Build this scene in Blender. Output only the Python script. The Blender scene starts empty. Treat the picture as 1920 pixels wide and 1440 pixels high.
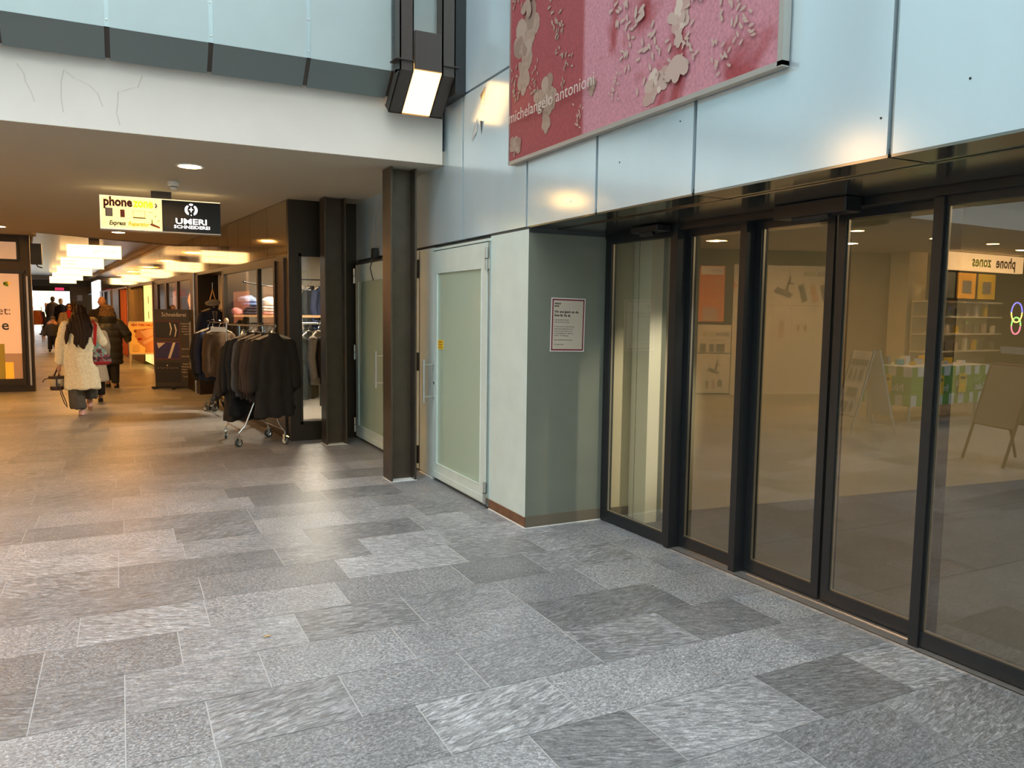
import bpy, bmesh, math, random
from mathutils import Vector, Matrix, noise
S = bpy.context.scene
COL = S.collection
PI = math.pi
# ---------------------------------------------------------------- camera
cam_d = bpy.data.cameras.new('camera'); cam = bpy.data.objects.new('camera', cam_d); COL.objects.link(cam)
_r = Vector((0.89459, -0.44671, 0.01246)); _dn = Vector((-0.02983, -0.08752, -0.99572)); _f = Vector((0.44589, 0.89039, -0.09162))
cam.matrix_world = Matrix((( _r.x, -_dn.x, -_f.x, 0), (_r.y, -_dn.y, -_f.y, 0), (_r.z, -_dn.z, -_f.z, 1.6), (0, 0, 0, 1)))
cam_d.sensor_fit = 'HORIZONTAL'; cam_d.sensor_width = 36; cam_d.lens = 1465 / 1920 * 36; cam_d.clip_end = 300; cam_d.clip_start = .05
S.camera = cam
# ---------------------------------------------------------------- world, exposure
w = bpy.data.worlds.new('sky'); S.world = w; w.use_nodes = True
wn = w.node_tree.nodes; wl = w.node_tree.links
bg = wn['Background']; bg.inputs[1].default_value = 2.03
tc = wn.new('ShaderNodeTexCoord'); nz = wn.new('ShaderNodeTexNoise'); nz.inputs['Scale'].default_value = 1.6; nz.inputs['Detail'].default_value = 4
rp = wn.new('ShaderNodeValToRGB'); rp.color_ramp.elements[0].position = .35; rp.color_ramp.elements[0].color = (.80, .88, .95, 1)
rp.color_ramp.elements[1].position = .65; rp.color_ramp.elements[1].color = (1.0, .985, .96, 1)
wl.new(tc.outputs['Generated'], nz.inputs['Vector']); wl.new(nz.outputs['Fac'], rp.inputs[0]); wl.new(rp.outputs[0], bg.inputs[0])
S.view_settings.view_transform = 'Standard'; S.view_settings.look = 'None'; S.view_settings.gamma = 1; S.view_settings.use_curve_mapping = False
S.view_settings.exposure = 1.0
S.cycles.max_bounces = 8; S.cycles.glossy_bounces = 5; S.cycles.transparent_max_bounces = 12; S.cycles.diffuse_bounces = 4
S.cycles.sample_clamp_indirect = 4

WARM = (1.0, .47, .11)
# daylight falling through the roof opening over the courtyard
def spot(name, loc, power, color=(1, .47, .11), ang=2.5, r=.07):
    d = bpy.data.lights.new(name, 'SPOT'); d.energy = power; d.color = color; d.spot_size = ang; d.spot_blend = .8; d.shadow_soft_size = r
    o = bpy.data.objects.new(name, d); COL.objects.link(o); o.location = loc; return o
def area(name, loc, size, power, color, rot=(0, 0, 0), sy=None, spread=None):
    d = bpy.data.lights.new(name, 'AREA'); d.energy = power; d.color = color; d.size = size
    if sy: d.shape = 'RECTANGLE'; d.size_y = sy
    if spread: d.spread = spread
    o = bpy.data.objects.new(name, d); COL.objects.link(o); o.location = loc; o.rotation_euler = rot; return o
# ceiling lamps of both shops; corridor and empty-unit lamps are added fill
for _i, _y in enumerate((18.5, 22.5, 27, 31.5, 36, 40.5)):
    area('corridor_fill', (-.15 - (_y - 18.5) * .091, _y, 3.07), .30, 30, (1, .38, .05))  # fill added just above the signs to warm the corridor
area('shop_light', (2.6, 12.2, 2.55), .5, 75, (1, .86, .66))
area('unit_fill', (6.2, 1.5, 2.58), .6, 24, (1, .80, .48))  # added fill that brightens the beige wall behind the glass
_s = spot('casing_fill_spot', (4.15, 2.7, 2.58), 150, (1, .95, .80), .50, .03); _s.rotation_euler = (Vector((3.57, 4.85, .85)) - _s.location).to_track_quat('-Z', 'Y').to_euler()  # added accent in place of daylight on the cream casing
area('phone_shop_light', (-8.8, 8.3, 2.88), .25, 38, (1, .66, .28))
area('passage_light', (-3.0, 14.6, 2.88), .25, 42, (1, .43, .09))
area('passage_light', (-2.9, 10.4, 2.88), .25, 36, (1, .43, .09))
area('passage_light', (-5.0, 9.4, 2.88), .25, 48, (1, .56, .2))  # unseen lamp added to brighten the phone shop boards

# ---------------------------------------------------------------- materials
def node(nt, t, **kw):
    n = nt.nodes.new(t)
    for k, v in kw.items():
        if k in n.inputs: n.inputs[k].default_value = v
        else: setattr(n, k, v)
    return n
def mat(name, col, rough=.5, metal=0., emit=None, es=1., var=0., vscale=8., bump=0., bscale=200., stretch=(1, 1, 1), spec=.5, sheen=0.):
    m = bpy.data.materials.new(name); m.use_nodes = True; nt = m.node_tree; b = nt.nodes['Principled BSDF']
    b.inputs['Base Color'].default_value = (*col, 1); b.inputs['Roughness'].default_value = rough; b.inputs['Metallic'].default_value = metal
    b.inputs['Specular IOR Level'].default_value = spec
    if sheen: b.inputs['Sheen Weight'].default_value = sheen
    if emit: b.inputs['Emission Color'].default_value = (*emit, 1); b.inputs['Emission Strength'].default_value = es
    if var or bump:
        tc = node(nt, 'ShaderNodeTexCoord'); mp = node(nt, 'ShaderNodeMapping'); mp.inputs['Scale'].default_value = stretch
        nt.links.new(tc.outputs['Object'], mp.inputs[0])
    if var:
        n = node(nt, 'ShaderNodeTexNoise', Scale=vscale, Detail=5.); nt.links.new(mp.outputs[0], n.inputs['Vector'])
        mr = node(nt, 'ShaderNodeMapRange'); mr.inputs['From Min'].default_value = .3; mr.inputs['From Max'].default_value = .7
        mr.inputs['To Min'].default_value = 1 - var; mr.inputs['To Max'].default_value = 1 + var
        nt.links.new(n.outputs['Fac'], mr.inputs[0])
        mx = node(nt, 'ShaderNodeMix', data_type='RGBA', blend_type='MULTIPLY'); mx.inputs[0].default_value = 1; mx.inputs[6].default_value = (*col, 1)
        nt.links.new(mr.outputs[0], mx.inputs[7]); nt.links.new(mx.outputs[2], b.inputs['Base Color'])
    if bump:
        n2 = node(nt, 'ShaderNodeTexNoise', Scale=bscale, Detail=3.); nt.links.new(mp.outputs[0], n2.inputs['Vector'])
        bp = node(nt, 'ShaderNodeBump', Strength=bump, Distance=.01); nt.links.new(n2.outputs['Fac'], bp.inputs['Height']); nt.links.new(bp.outputs[0], b.inputs['Normal'])
    return m
def glassmat(name, refl=.12, rough=.0, tint=(1, 1, 1), power=5.):
    m = bpy.data.materials.new(name); m.use_nodes = True; nt = m.node_tree; nt.nodes.remove(nt.nodes['Principled BSDF'])
    out = nt.nodes['Material Output']; t = node(nt, 'ShaderNodeBsdfTransparent'); t.inputs[0].default_value = (*tint, 1)
    g = node(nt, 'ShaderNodeBsdfGlossy', Roughness=rough); lw = node(nt, 'ShaderNodeLayerWeight', Blend=.5)
    mr = node(nt, 'ShaderNodeMapRange'); mr.inputs['To Min'].default_value = refl; mr.inputs['To Max'].default_value = 1.0
    pw = node(nt, 'ShaderNodeMath', operation='POWER'); pw.inputs[1].default_value = power
    nt.links.new(lw.outputs['Facing'], pw.inputs[0]); nt.links.new(pw.outputs[0], mr.inputs[0])
    mx = node(nt, 'ShaderNodeMixShader'); nt.links.new(mr.outputs[0], mx.inputs[0]); nt.links.new(t.outputs[0], mx.inputs[1]); nt.links.new(g.outputs[0], mx.inputs[2])
    nt.links.new(mx.outputs[0], out.inputs[0]); return m
def slate_mat():
    m = bpy.data.materials.new('slate_tiles'); m.use_nodes = True; nt = m.node_tree; L = nt.links.new; b = nt.nodes['Principled BSDF']
    at = node(nt, 'ShaderNodeAttribute', attribute_name='tone'); sp = node(nt, 'ShaderNodeSeparateColor'); L(at.outputs['Color'], sp.inputs[0])
    tc = node(nt, 'ShaderNodeTexCoord')
    # every slab gets its own grain direction (red), stretch (blue)
    vr = node(nt, 'ShaderNodeVectorRotate', rotation_type='Z_AXIS')
    an = node(nt, 'ShaderNodeMath', operation='MULTIPLY_ADD'); an.inputs[1].default_value = 1.1; an.inputs[2].default_value = -.42
    L(sp.outputs[0], an.inputs[0]); L(an.outputs[0], vr.inputs['Angle']); L(tc.outputs['Object'], vr.inputs['Vector'])
    of = node(nt, 'ShaderNodeVectorMath', operation='SCALE'); of.inputs['Scale'].default_value = 37.; L(at.outputs['Color'], of.inputs[0])
    ad = node(nt, 'ShaderNodeVectorMath', operation='ADD'); L(vr.outputs[0], ad.inputs[0]); L(of.outputs[0], ad.inputs[1])
    mp = node(nt, 'ShaderNodeMapping'); mp.inputs['Scale'].default_value = (15, 62, 1); L(ad.outputs[0], mp.inputs[0])
    mp2 = node(nt, 'ShaderNodeMapping'); mp2.inputs['Scale'].default_value = (75, 105, 1); L(ad.outputs[0], mp2.inputs[0])
    n1 = node(nt, 'ShaderNodeTexNoise', Scale=1., Detail=7., Roughness=.68, Distortion=.9); L(mp.outputs[0], n1.inputs['Vector'])
    n2 = node(nt, 'ShaderNodeTexNoise', Scale=1., Detail=5., Roughness=.7, Distortion=.6); L(mp2.outputs[0], n2.inputs['Vector'])
    n3 = node(nt, 'ShaderNodeTexNoise', Scale=2.2, Detail=3.); L(ad.outputs[0], n3.inputs['Vector'])
    mx = node(nt, 'ShaderNodeMix', data_type='FLOAT'); L(sp.outputs[2], mx.inputs[0]); L(n1.outputs['Fac'], mx.inputs[2]); L(n2.outputs['Fac'], mx.inputs[3])
    cr = node(nt, 'ShaderNodeValToRGB'); e = cr.color_ramp.elements; e[0].position = .37; e[0].color = (.115, .119, .124, 1); e[1].position = .64; e[1].color = (.46, .47, .485, 1)
    k = e.new(.5); k.color = (.232, .238, .246, 1); L(mx.outputs[0], cr.inputs[0])
    tn = node(nt, 'ShaderNodeMapRange'); tn.inputs['To Min'].default_value = .34; tn.inputs['To Max'].default_value = 1.62; L(sp.outputs[1], tn.inputs[0])
    m1 = node(nt, 'ShaderNodeMix', data_type='RGBA', blend_type='MULTIPLY'); m1.inputs[0].default_value = 1; L(cr.outputs[0], m1.inputs[6]); L(tn.outputs[0], m1.inputs[7])
    m3 = node(nt, 'ShaderNodeMapRange'); m3.inputs['From Min'].default_value = .3; m3.inputs['From Max'].default_value = .7; m3.inputs['To Min'].default_value = .86; m3.inputs['To Max'].default_value = 1.14; L(n3.outputs['Fac'], m3.inputs[0])
    m2 = node(nt, 'ShaderNodeMix', data_type='RGBA', blend_type='MULTIPLY'); m2.inputs[0].default_value = 1; L(m1.outputs[2], m2.inputs[6]); L(m3.outputs[0], m2.inputs[7])
    L(m2.outputs[2], b.inputs['Base Color'])
    rr = node(nt, 'ShaderNodeMapRange'); rr.inputs['From Min'].default_value = .3; rr.inputs['From Max'].default_value = .7; rr.inputs['To Min'].default_value = .28; rr.inputs['To Max'].default_value = .46; L(mx.outputs[0], rr.inputs[0]); L(rr.outputs[0], b.inputs['Roughness'])
    bp = node(nt, 'ShaderNodeBump', Strength=.35, Distance=.004); L(mx.outputs[0], bp.inputs['Height']); L(bp.outputs[0], b.inputs['Normal'])
    return m
M = {}
def defm(**kw):
    for k, v in kw.items(): M[k] = v
defm(slate=slate_mat(),
 grout=mat('grout', (.50, .50, .49), .8), clad=mat('bridge_cladding', (.44, .53, .53), .48, .15, var=.03, vscale=3), panel=mat('cladding_panel', (.66, .79, .86), .17, .42, var=.03, vscale=3, stretch=(1, 1, .3)),
 gap=mat('joint_gap', (.06, .065, .065), .5), alu=mat('aluminium_strip', (.42, .50, .52), .3, .8), paint=mat('grey_paint', (.68, .775, .73), .42, .1, var=.04, vscale=5),
 paint2=mat('grey_wall_paint', (.205, .215, .17), .5, var=.05, vscale=4), brown=mat('brown_baseboard', (.22, .10, .045), .35, .3, var=.2, vscale=14),
 stone=mat('baseboard_stone', (.17, .14, .10), .5), dark=mat('dark_steel', (.050, .036, .023), .38, .6), darkgrey=mat('dark_frame', (.035, .037, .04), .35, .5),
 bracket=mat('bracket_steel', (.085, .07, .062), .45, .4), beam=mat('white_plaster', (.86, .78, .70), .75, var=.03, vscale=2.5), ceil=mat('ceiling_white', (.46, .42, .34), .8),
 soffit=mat('soffit_metal', (.30, .31, .28), .14, .9), underclad=mat('cladding_underside_shade', (.19, .225, .225), .4, .4), fascia=mat('fascia_metal', (.50, .42, .29), .06, .88, bump=.02, bscale=2),
 steel=mat('brushed_steel', (.62, .60, .56), .28, 1.), chrome=mat('chrome', (.75, .74, .72), .12, 1.), frost=mat('green_frosted_glass', (.43, .53, .42), .22, spec=.6),
 black=mat('black_plastic', (.012, .012, .013), .4), white=mat('white_plastic', (.8, .8, .78), .4), lamp=mat('lamp_glass', (1, .9, .6), .4, emit=(1.0, .52, .17), es=2.1),
 dl=mat('downlight_glow', (1, .9, .7), .4, emit=(1, .62, .25), es=13.), yellow=mat('yellow_label', (.85, .55, .02), .5), rail=mat('rail_metal', (.50, .46, .42), .35, .7),
 cream=mat('cream_wall', (.62, .54, .37), .7, var=.04, vscale=3), cream2=mat('cream_casing', (.85, .82, .68), .5), intfloor=mat('interior_floor', (.17, .17, .175), .6, var=.12, vscale=1.5),
 glass=glassmat('window_glass', .07, 0., (.97, .96, .93)), dglass=glassmat('door_glass', .20, 0., (.90, .85, .73), 4.), sglass=glassmat('shop_glass', .12, 0., (.93, .93, .9)),
 red=mat('red_print', (.55, .03, .03), .5), ink=mat('black_print', (.02, .02, .02), .5), wprint=mat('white_print', (.85, .83, .78), .5), paper=mat('paper', (.80, .72, .68), .7),
 pinkp=mat('poster_pink', (.80, .58, .42), .5, emit=(1, .62, .36), es=.14), mauve=mat('poster_mauve', (.56, .40, .34), .5), orange=mat('poster_orange', (.9, .42, .03), .5, emit=(1, .42, .03), es=.25), green=mat('green_print', (.16, .42, .05), .5), lime=mat('lime_print', (.45, .55, .02), .5),
 skin=mat('skin', (.48, .27, .18), .5), lips=mat('lips', (.42, .10, .08), .45), eye=mat('eyes', (.03, .02, .02), .2),
)
# ---------------------------------------------------------------- builders
class MB:
    def __init__(s): s.v = []; s.f = []; s.m = []; s.mats = []
    def mi(s, m):
        if m not in s.mats: s.mats.append(m)
        return s.mats.index(m)
    def add(s, vs, fs, m):
        o = len(s.v); s.v += [tuple(v) for v in vs]; i = s.mi(m)
        for f in fs: s.f.append(tuple(o + k for k in f)); s.m.append(i)
        return s
    def box(s, a, b, m, M4=None):
        x0, y0, z0 = [min(p, q) for p, q in zip(a, b)]; x1, y1, z1 = [max(p, q) for p, q in zip(a, b)]
        vs = [Vector(p) for p in ((x0, y0, z0), (x1, y0, z0), (x1, y1, z0), (x0, y1, z0), (x0, y0, z1), (x1, y0, z1), (x1, y1, z1), (x0, y1, z1))]
        if M4 is not None: vs = [M4 @ v for v in vs]
        return s.add(vs, [(0, 3, 2, 1), (4, 5, 6, 7), (0, 1, 5, 4), (1, 2, 6, 5), (2, 3, 7, 6), (3, 0, 4, 7)], m)
    def quad(s, a, b, c, d, m): return s.add([a, b, c, d], [(0, 1, 2, 3)], m)
    def wallseg(s, p, q, z0, z1, th, m):   # upright slab from plan point p to q, thickness th to its right side
        p = Vector((p[0], p[1], 0)); q = Vector((q[0], q[1], 0)); t = (q - p).normalized(); n = Vector((t.y, -t.x, 0)) * th; Z = Vector((0, 0, 1))
        vs = [p + Z * z0, q + Z * z0, q + n + Z * z0, p + n + Z * z0, p + Z * z1, q + Z * z1, q + n + Z * z1, p + n + Z * z1]
        return s.add(vs, [(0, 1, 2, 3), (7, 6, 5, 4), (4, 5, 1, 0), (5, 6, 2, 1), (6, 7, 3, 2), (7, 4, 0, 3)], m)
    def prism(s, pts, ext, m):             # polygon pts (3D) swept by vector ext
        n = len(pts); ext = Vector(ext); a = [Vector(p) for p in pts]; b = [p + ext for p in a]
        return s.add(a + b, [tuple(range(n - 1, -1, -1)), tuple(range(n, 2 * n))] + [(i, (i + 1) % n, n + (i + 1) % n, n + i) for i in range(n)], m)
    def tube(s, pts, r, m, seg=8, closed=False):
        pts = [Vector(p) for p in pts]; n = len(pts); rs = r if isinstance(r, (list, tuple)) else [r] * n; vs = []; up = None
        for i, p in enumerate(pts):
            t = (pts[min(i + 1, n - 1)] - pts[max(i - 1, 0)]).normalized()
            if up is None: up = Vector((0, 0, 1)) if abs(t.z) < .9 else Vector((1, 0, 0))
            x = t.cross(up).normalized(); y = x.cross(t).normalized(); up = y
            for k in range(seg):
                a = 2 * PI * k / seg; vs.append(p + (x * math.cos(a) + y * math.sin(a)) * rs[i])
        fs = [(i * seg + k, i * seg + (k + 1) % seg, (i + 1) * seg + (k + 1) % seg, (i + 1) * seg + k) for i in range(n - 1) for k in range(seg)]
        fs += [tuple(range(seg - 1, -1, -1)), tuple((n - 1) * seg + k for k in range(seg))]
        return s.add(vs, fs, m)
    def lathe(s, prof, c, m, seg=20, axis='z'):
        vs = []; c = Vector(c)
        for r, h in prof:
            for k in range(seg):
                a = 2 * PI * k / seg; p = Vector((r * math.cos(a), r * math.sin(a), h))
                if axis == 'x': p = Vector((p.z, p.x, p.y))
                if axis == 'y': p = Vector((p.x, p.z, p.y))
                vs.append(c + p)
        n = len(prof); fs = [(i * seg + k, i * seg + (k + 1) % seg, (i + 1) * seg + (k + 1) % seg, (i + 1) * seg + k) for i in range(n - 1) for k in range(seg)]
        fs += [tuple(range(seg - 1, -1, -1)), tuple((n - 1) * seg + k for k in range(seg))]
        return s.add(vs, fs, m)
    def text(s, body, o, r, u, size, m, xs=1., bold=0., align='LEFT', shear=0., fit=None):
        c = bpy.data.curves.new('t', 'FONT'); c.body = body; c.size = size; c.offset = bold; c.align_x = align; c.resolution_u = 2; c.shear = shear
        ob = bpy.data.objects.new('t', c); COL.objects.link(ob); dg = bpy.context.evaluated_depsgraph_get(); dg.update()
        me = bpy.data.meshes.new_from_object(ob.evaluated_get(dg)); o = Vector(o); r = Vector(r).normalized(); u = Vector(u).normalized()
        if fit: wd_ = max(v.co.x for v in me.vertices) - min(v.co.x for v in me.vertices); xs = fit / wd_
        s.add([o + r * (v.co.x * xs) + u * v.co.y for v in me.vertices], [tuple(p.vertices) for p in me.polygons], m)
        bpy.data.objects.remove(ob); bpy.data.curves.remove(c); bpy.data.meshes.remove(me); return s
    def poly(s, pts, o, r, u, m):          # flat shape in the plane o + r*x + u*y
        o = Vector(o); r = Vector(r); u = Vector(u); return s.add([o + r * x + u * y for x, y in pts], [tuple(range(len(pts)))], m)
    def build(s, name, parent=None, loc=(0, 0, 0), rot=(0, 0, 0), smooth=False, bevel=0.):
        me = bpy.data.meshes.new(name); me.from_pydata(s.v, [], s.f)
        for m in s.mats: me.materials.append(m)
        me.polygons.foreach_set('material_index', s.m)
        if smooth: me.polygons.foreach_set('use_smooth', [True] * len(me.polygons))
        me.update(); o = bpy.data.objects.new(name, me); COL.objects.link(o); o.location = loc; o.rotation_euler = rot; o.parent = parent
        if bevel:
            b = o.modifiers.new('b', 'BEVEL'); b.width = bevel; b.segments = 2; b.limit_method = 'ANGLE'
        return o
def tag(o, label, cat, group=None):
    o['label'] = label; o['category'] = cat
    if group: o['group'] = group
    return o
def thing(name, label, cat, loc=(0, 0, 0), rz=0, group=None):
    o = bpy.data.objects.new(name, None); o.empty_display_size = .1; COL.objects.link(o); o.location = loc; o.rotation_euler = (0, 0, rz); return tag(o, label, cat, group)
def struct(mb, name, parent=None, **k):
    o = mb.build(name, parent, **k); o['kind'] = 'structure'; return o
def dup(root, loc, rz=None, label=None, group=None):
    r = root.copy(); COL.objects.link(r); r.location = loc
    if rz is not None: r.rotation_euler = (0, 0, rz)
    if label: r['label'] = label
    if group: r['group'] = group
    for ch in list(root.children):
        c = ch.copy(); COL.objects.link(c); c.parent = r
        for g in list(ch.children):
            d = g.copy(); COL.objects.link(d); d.parent = c
    return r
def ell(c, r, rot=None):
    bm = bmesh.new(); bmesh.ops.create_uvsphere(bm, u_segments=14, v_segments=9, radius=1)
    R = rot.to_matrix() if rot else Matrix.Identity(3)
    vs = [Vector(c) + R @ Vector((v.co.x * r[0], v.co.y * r[1], v.co.z * r[2])) for v in bm.verts]; fs = [tuple(v.index for v in f.verts) for f in bm.faces]; bm.free(); return vs, fs
def cap(p, q, r0, r1, seg=12):
    p = Vector(p); q = Vector(q); t = (q - p).normalized(); up = Vector((0, 0, 1)) if abs(t.z) < .9 else Vector((1, 0, 0)); x = t.cross(up).normalized(); y = x.cross(t)
    pr = [(p - t * r0 * .95, r0 * .25), (p - t * r0 * .6, r0 * .8), (p, r0), (p.lerp(q, .5), (r0 + r1) / 2), (q, r1), (q + t * r1 * .6, r1 * .8), (q + t * r1 * .95, r1 * .25)]
    vs = [c + (x * math.cos(2 * PI * k / seg) + y * math.sin(2 * PI * k / seg)) * r for c, r in pr for k in range(seg)]; n = len(pr)
    fs = [(i * seg + k, i * seg + (k + 1) % seg, (i + 1) * seg + (k + 1) % seg, (i + 1) * seg + k) for i in range(n - 1) for k in range(seg)] + [tuple(range(seg - 1, -1, -1)), tuple((n - 1) * seg + k for k in range(seg))]
    return vs, fs
def limb(pts, rs):
    out = []
    for i in range(len(pts) - 1): out.append(cap(pts[i], pts[i + 1], rs[i], rs[i + 1]))
    return out
def loft(rings, seg=24):   # (x,y,z,rx,ry)
    vs = [Vector((x + rx * math.cos(2 * PI * k / seg), y + ry * math.sin(2 * PI * k / seg), z)) for x, y, z, rx, ry in rings for k in range(seg)]; n = len(rings)
    fs = [(i * seg + k, i * seg + (k + 1) % seg, (i + 1) * seg + (k + 1) % seg, (i + 1) * seg + k) for i in range(n - 1) for k in range(seg)] + [tuple(range(seg - 1, -1, -1)), tuple((n - 1) * seg + k for k in range(seg))]
    return vs, fs
def blob(name, prims, m, voxel=.012, parent=None, loc=(0, 0, 0), rot=(0, 0, 0), fold=None, smooth=6, deci=None):
    """one continuous surface grown round all the given volumes"""
    mb = MB()
    for vs, fs in prims: mb.add(vs, fs, m)
    o = mb.build('tmp'); bm = bmesh.new(); bm.from_mesh(o.data); bmesh.ops.recalc_face_normals(bm, faces=bm.faces); bm.to_mesh(o.data); bm.free()
    r = o.modifiers.new('r', 'REMESH'); r.mode = 'VOXEL'; r.voxel_size = voxel
    s = o.modifiers.new('s', 'SMOOTH'); s.factor = .6; s.iterations = smooth
    if deci: d = o.modifiers.new('d', 'DECIMATE'); d.ratio = deci
    dg = bpy.context.evaluated_depsgraph_get(); dg.update(); me = bpy.data.meshes.new_from_object(o.evaluated_get(dg)); bpy.data.objects.remove(o)
    if fold:
        for v in me.vertices: v.co = fold(v.co.copy(), v.normal.copy())
    me.materials.clear(); me.materials.append(m); me.polygons.foreach_set('use_smooth', [True] * len(me.polygons)); me.name = name
    o = bpy.data.objects.new(name, me); COL.objects.link(o); o.parent = parent; o.location = loc; o.rotation_euler = rot; return o
def ripple(amp, freq, zlo=0, zhi=9, seed=0.):
    def f(c, n):
        if zlo < c.z < zhi:
            k = min(1, (c.z - zlo) / .1) * 1.0
            d = amp * (noise.noise(Vector((c.x * freq, c.y * freq, c.z * freq * .35 + seed))) )
            return c + n * d
        return c
    return f
# ---------------------------------------------------------------- THE SETTING
XA = 2.639; G0 = (3.300, 4.80); G1 = (3.385, 1.87)
def gx(y): return G0[0] + (G0[1] - y) * (G1[0] - G0[0]) / (G0[1] - G1[1])
W0 = (1.815, 9.69); CD = (-.091, 1.0)
def wx(y): return W0[0] + (y - W0[1]) * CD[0]
def rise(y): return 0 if y < 35 else min(.30, (y - 35) * .055)
rnd = random.Random(7)
JOINTS = {-1: [.9, 1.55, 2.2, 2.78], 0: [.05, .62, 1.34, 1.785, 2.47, 3.02], 1: [-.25, .27, 1.03, 1.62, 2.90], 2: [-.62, -.03, .265, .81, 1.37, 1.945, 2.52, 3.05], 3: [-.75, -.36, -.03, .53, 1.18, 1.955, 2.78],
          4: [-.88, -.36, .207, .77, 1.36, 1.95, 2.5, 3.04], 5: [-.63, -.23, .362, 1.08, 1.82, 2.34, 2.61, 3.03], 6: [-.63, .37, 1.185, 1.957, 2.53, 3.04], 7: [-.64, -.055, .875, 1.445, 2.0, 2.82], 8: [-.75, -.055, .33, 1.137, 1.96, 2.4],
          9: [-.7, .298, .858, 1.52, 2.1], 10: [-.022, .86, 1.86, 2.4], 11: [-.6, .29, .93, 1.53, 2.2], 12: [-.1, .77, 1.4, 2.3], 14: [-.9, -.08, .64, 1.3], 15: [-.5, .237, .9, 1.7], 17: [-.55, .09, .8, 1.5]}
TONES = {(0, 1.785): .74, (0, 2.47): .30, (0, 1.34): .36, (0, .62): .74, (0, .05): .5, (1, .27): .48, (1, 1.03): .74, (1, 1.62): .72, (2, 2.52): .36, (2, 1.945): .5, (3, 1.955): .28, (3, 1.18): .62, (3, 2.78): .6, (4, .207): .78, (4, .77): .42, (5, .362): .76, (5, 2.34): .50, (5, 2.61): .46,
         (4, 2.5): .62, (5, 1.08): .46, (6, 1.185): .86, (6, .37): .46, (6, -.63): .46, (7, .875): .46, (7, -.055): .40, (7, 1.445): .84, (8, -.75): .74, (8, -.055): .76, (8, .33): .72, (8, 1.137): .42, (9, -.7): .76, (9, .298): .48, (9, .858): .82, (10, -.022): .5, (11, .29): .86, (11, .93): .40, (2, -.03): .55, (-1, 2.2): .36, (-1, 1.55): .5, (-1, 2.78): .44, (6, 1.957): .44, (7, 2.0): .66, (6, 2.53): .62}
fl = MB(); tones = []
GP_ = .0025
for k in range(-22, 118):
    y0 = 2.1025 + k * .3975; y1 = y0 + .3975
    if k in JOINTS:
        js = [round(j, 3) for j in JOINTS[k]]
        while js[0] > -9: js.insert(0, js[0] - rnd.uniform(.55, .95))
        while js[-1] < 3.3: js.append(js[-1] + rnd.uniform(.55, .95))
    else:
        js = [-9.4 + rnd.uniform(0, .6)]
        while js[-1] < 3.3: js.append(js[-1] + rnd.choice([.42, .6, .8, .8, 1.0]) + rnd.uniform(-.03, .03))
    if k < 30 : js = [j for j in js]
    for i in range(len(js) - 1):
        a, b = js[i], js[i + 1]
        if y0 > 20 and (b < -6 or a > 3): continue
        g = TONES.get((k, a), rnd.gauss(.56, .12)); g = min(.9, max(.33, g)) if (k, a) not in TONES else g
        za, zb = rise(y0), rise(y1)
        fl.quad((a + GP_, y0 + .0013, za), (b - GP_, y0 + .0013, za), (b - GP_, y1 - .0013, zb), (a + GP_, y1 - .0013, zb), M['slate'])
        c = (rnd.random(), g, rnd.choice([.15, .3, .5, .8, .95]), 1); tones += [c] * 4
nt_ = len(fl.v)
fl.quad((-9.5, -6.7, -.0025), (3.45, -6.7, -.0025), (3.45, 35, -.0025), (-9.5, 35, -.0025), M['grout'])
fl.quad((-9.5, 35, -.0025), (3.45, 35, -.0025), (3.45, 40.46, .2975), (-9.5, 40.46, .2975), M['grout'])
fl.quad((-9.5, 40.46, .2975), (3.45, 40.46, .2975), (3.45, 75, .2975), (-9.5, 75, .2975), M['slate'])
fo = struct(fl, 'floor'); ca = fo.data.color_attributes.new('tone', 'FLOAT_COLOR', 'POINT')
for i in range(len(fo.data.vertices)): ca.data[i].color = tones[i] if i < nt_ else (.5, .5, .5, 1)
# -- right facade: cladding panels in rows with open joints
fp = MB(); fp.box((XA + .03, -6.7, 2.21), (XA + .12, 9.69, 9), M['gap'])
seams = [-6.7, -5.4, -4.2, -3.05, -1.9, -.75, .32, 1.17, 2.085, 3.231, 4.147, 5.069, 6.252, 7.54, 8.829, 9.69]
for z0, z1 in ((2.215, 3.405), (3.425, 4.9), (4.92, 6.4), (6.42, 7.9), (7.92, 9)):
    for a, b in zip(seams[:-1], seams[1:]):
        g = .013; p = [(XA, a + g, z0), (XA, b - g, z0), (XA, b - g, z1), (XA, a + g, z1)]
        fp.prism(p, (.03, 0, 0), M['panel'])
fp.box((XA + .005, 2.073, 2.215), (XA + .028, 2.083, 9), M['alu'])
for y, z in ((1.78, 2.42), (2.75, 2.98), (3.35, 2.60), (3.9, 2.48), (4.45, 2.32), (2.13, 2.36)):   # screw heads
    fp.lathe([(.0045, -.001), (.0045, .001)], (XA - .001, y, z), M['black'], 8, 'x')
fp.prism([(XA - .002, 5.90, 3.33), (XA - .002, 5.80, 3.38), (XA - .002, 5.83, 3.24), (XA - .002, 5.79, 3.18), (XA - .002, 5.85, 3.2)], (.001, 0, 0), M['chrome'])
fp.prism([(XA - .002, 6.02, 3.10), (XA - .012, 5.93, 3.16), (XA - .002, 5.95, 3.06), (XA - .012, 6.05, 3.0)], (.001, 0, 0), M['chrome'])
fp.prism([(XA - .002, 5.90, 3.13), (XA - .012, 5.85, 3.12), (XA - .002, 5.87, 3.02)], (.001, 0, 0), M['gap'])
struct(fp, 'wall_right')
wl_ = MB(); wl_.box((XA + .0, 5.03, 0), (3.28, 5.672, 2.195), M['paint']); wl_.box((XA + .02, 5.672, 0), (3.28, 9.69, 2.2), M['gap'])
wl_.box((XA, 5.03, 2.196), (XA + .12, 5.672, 2.21), M['gap'])
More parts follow.
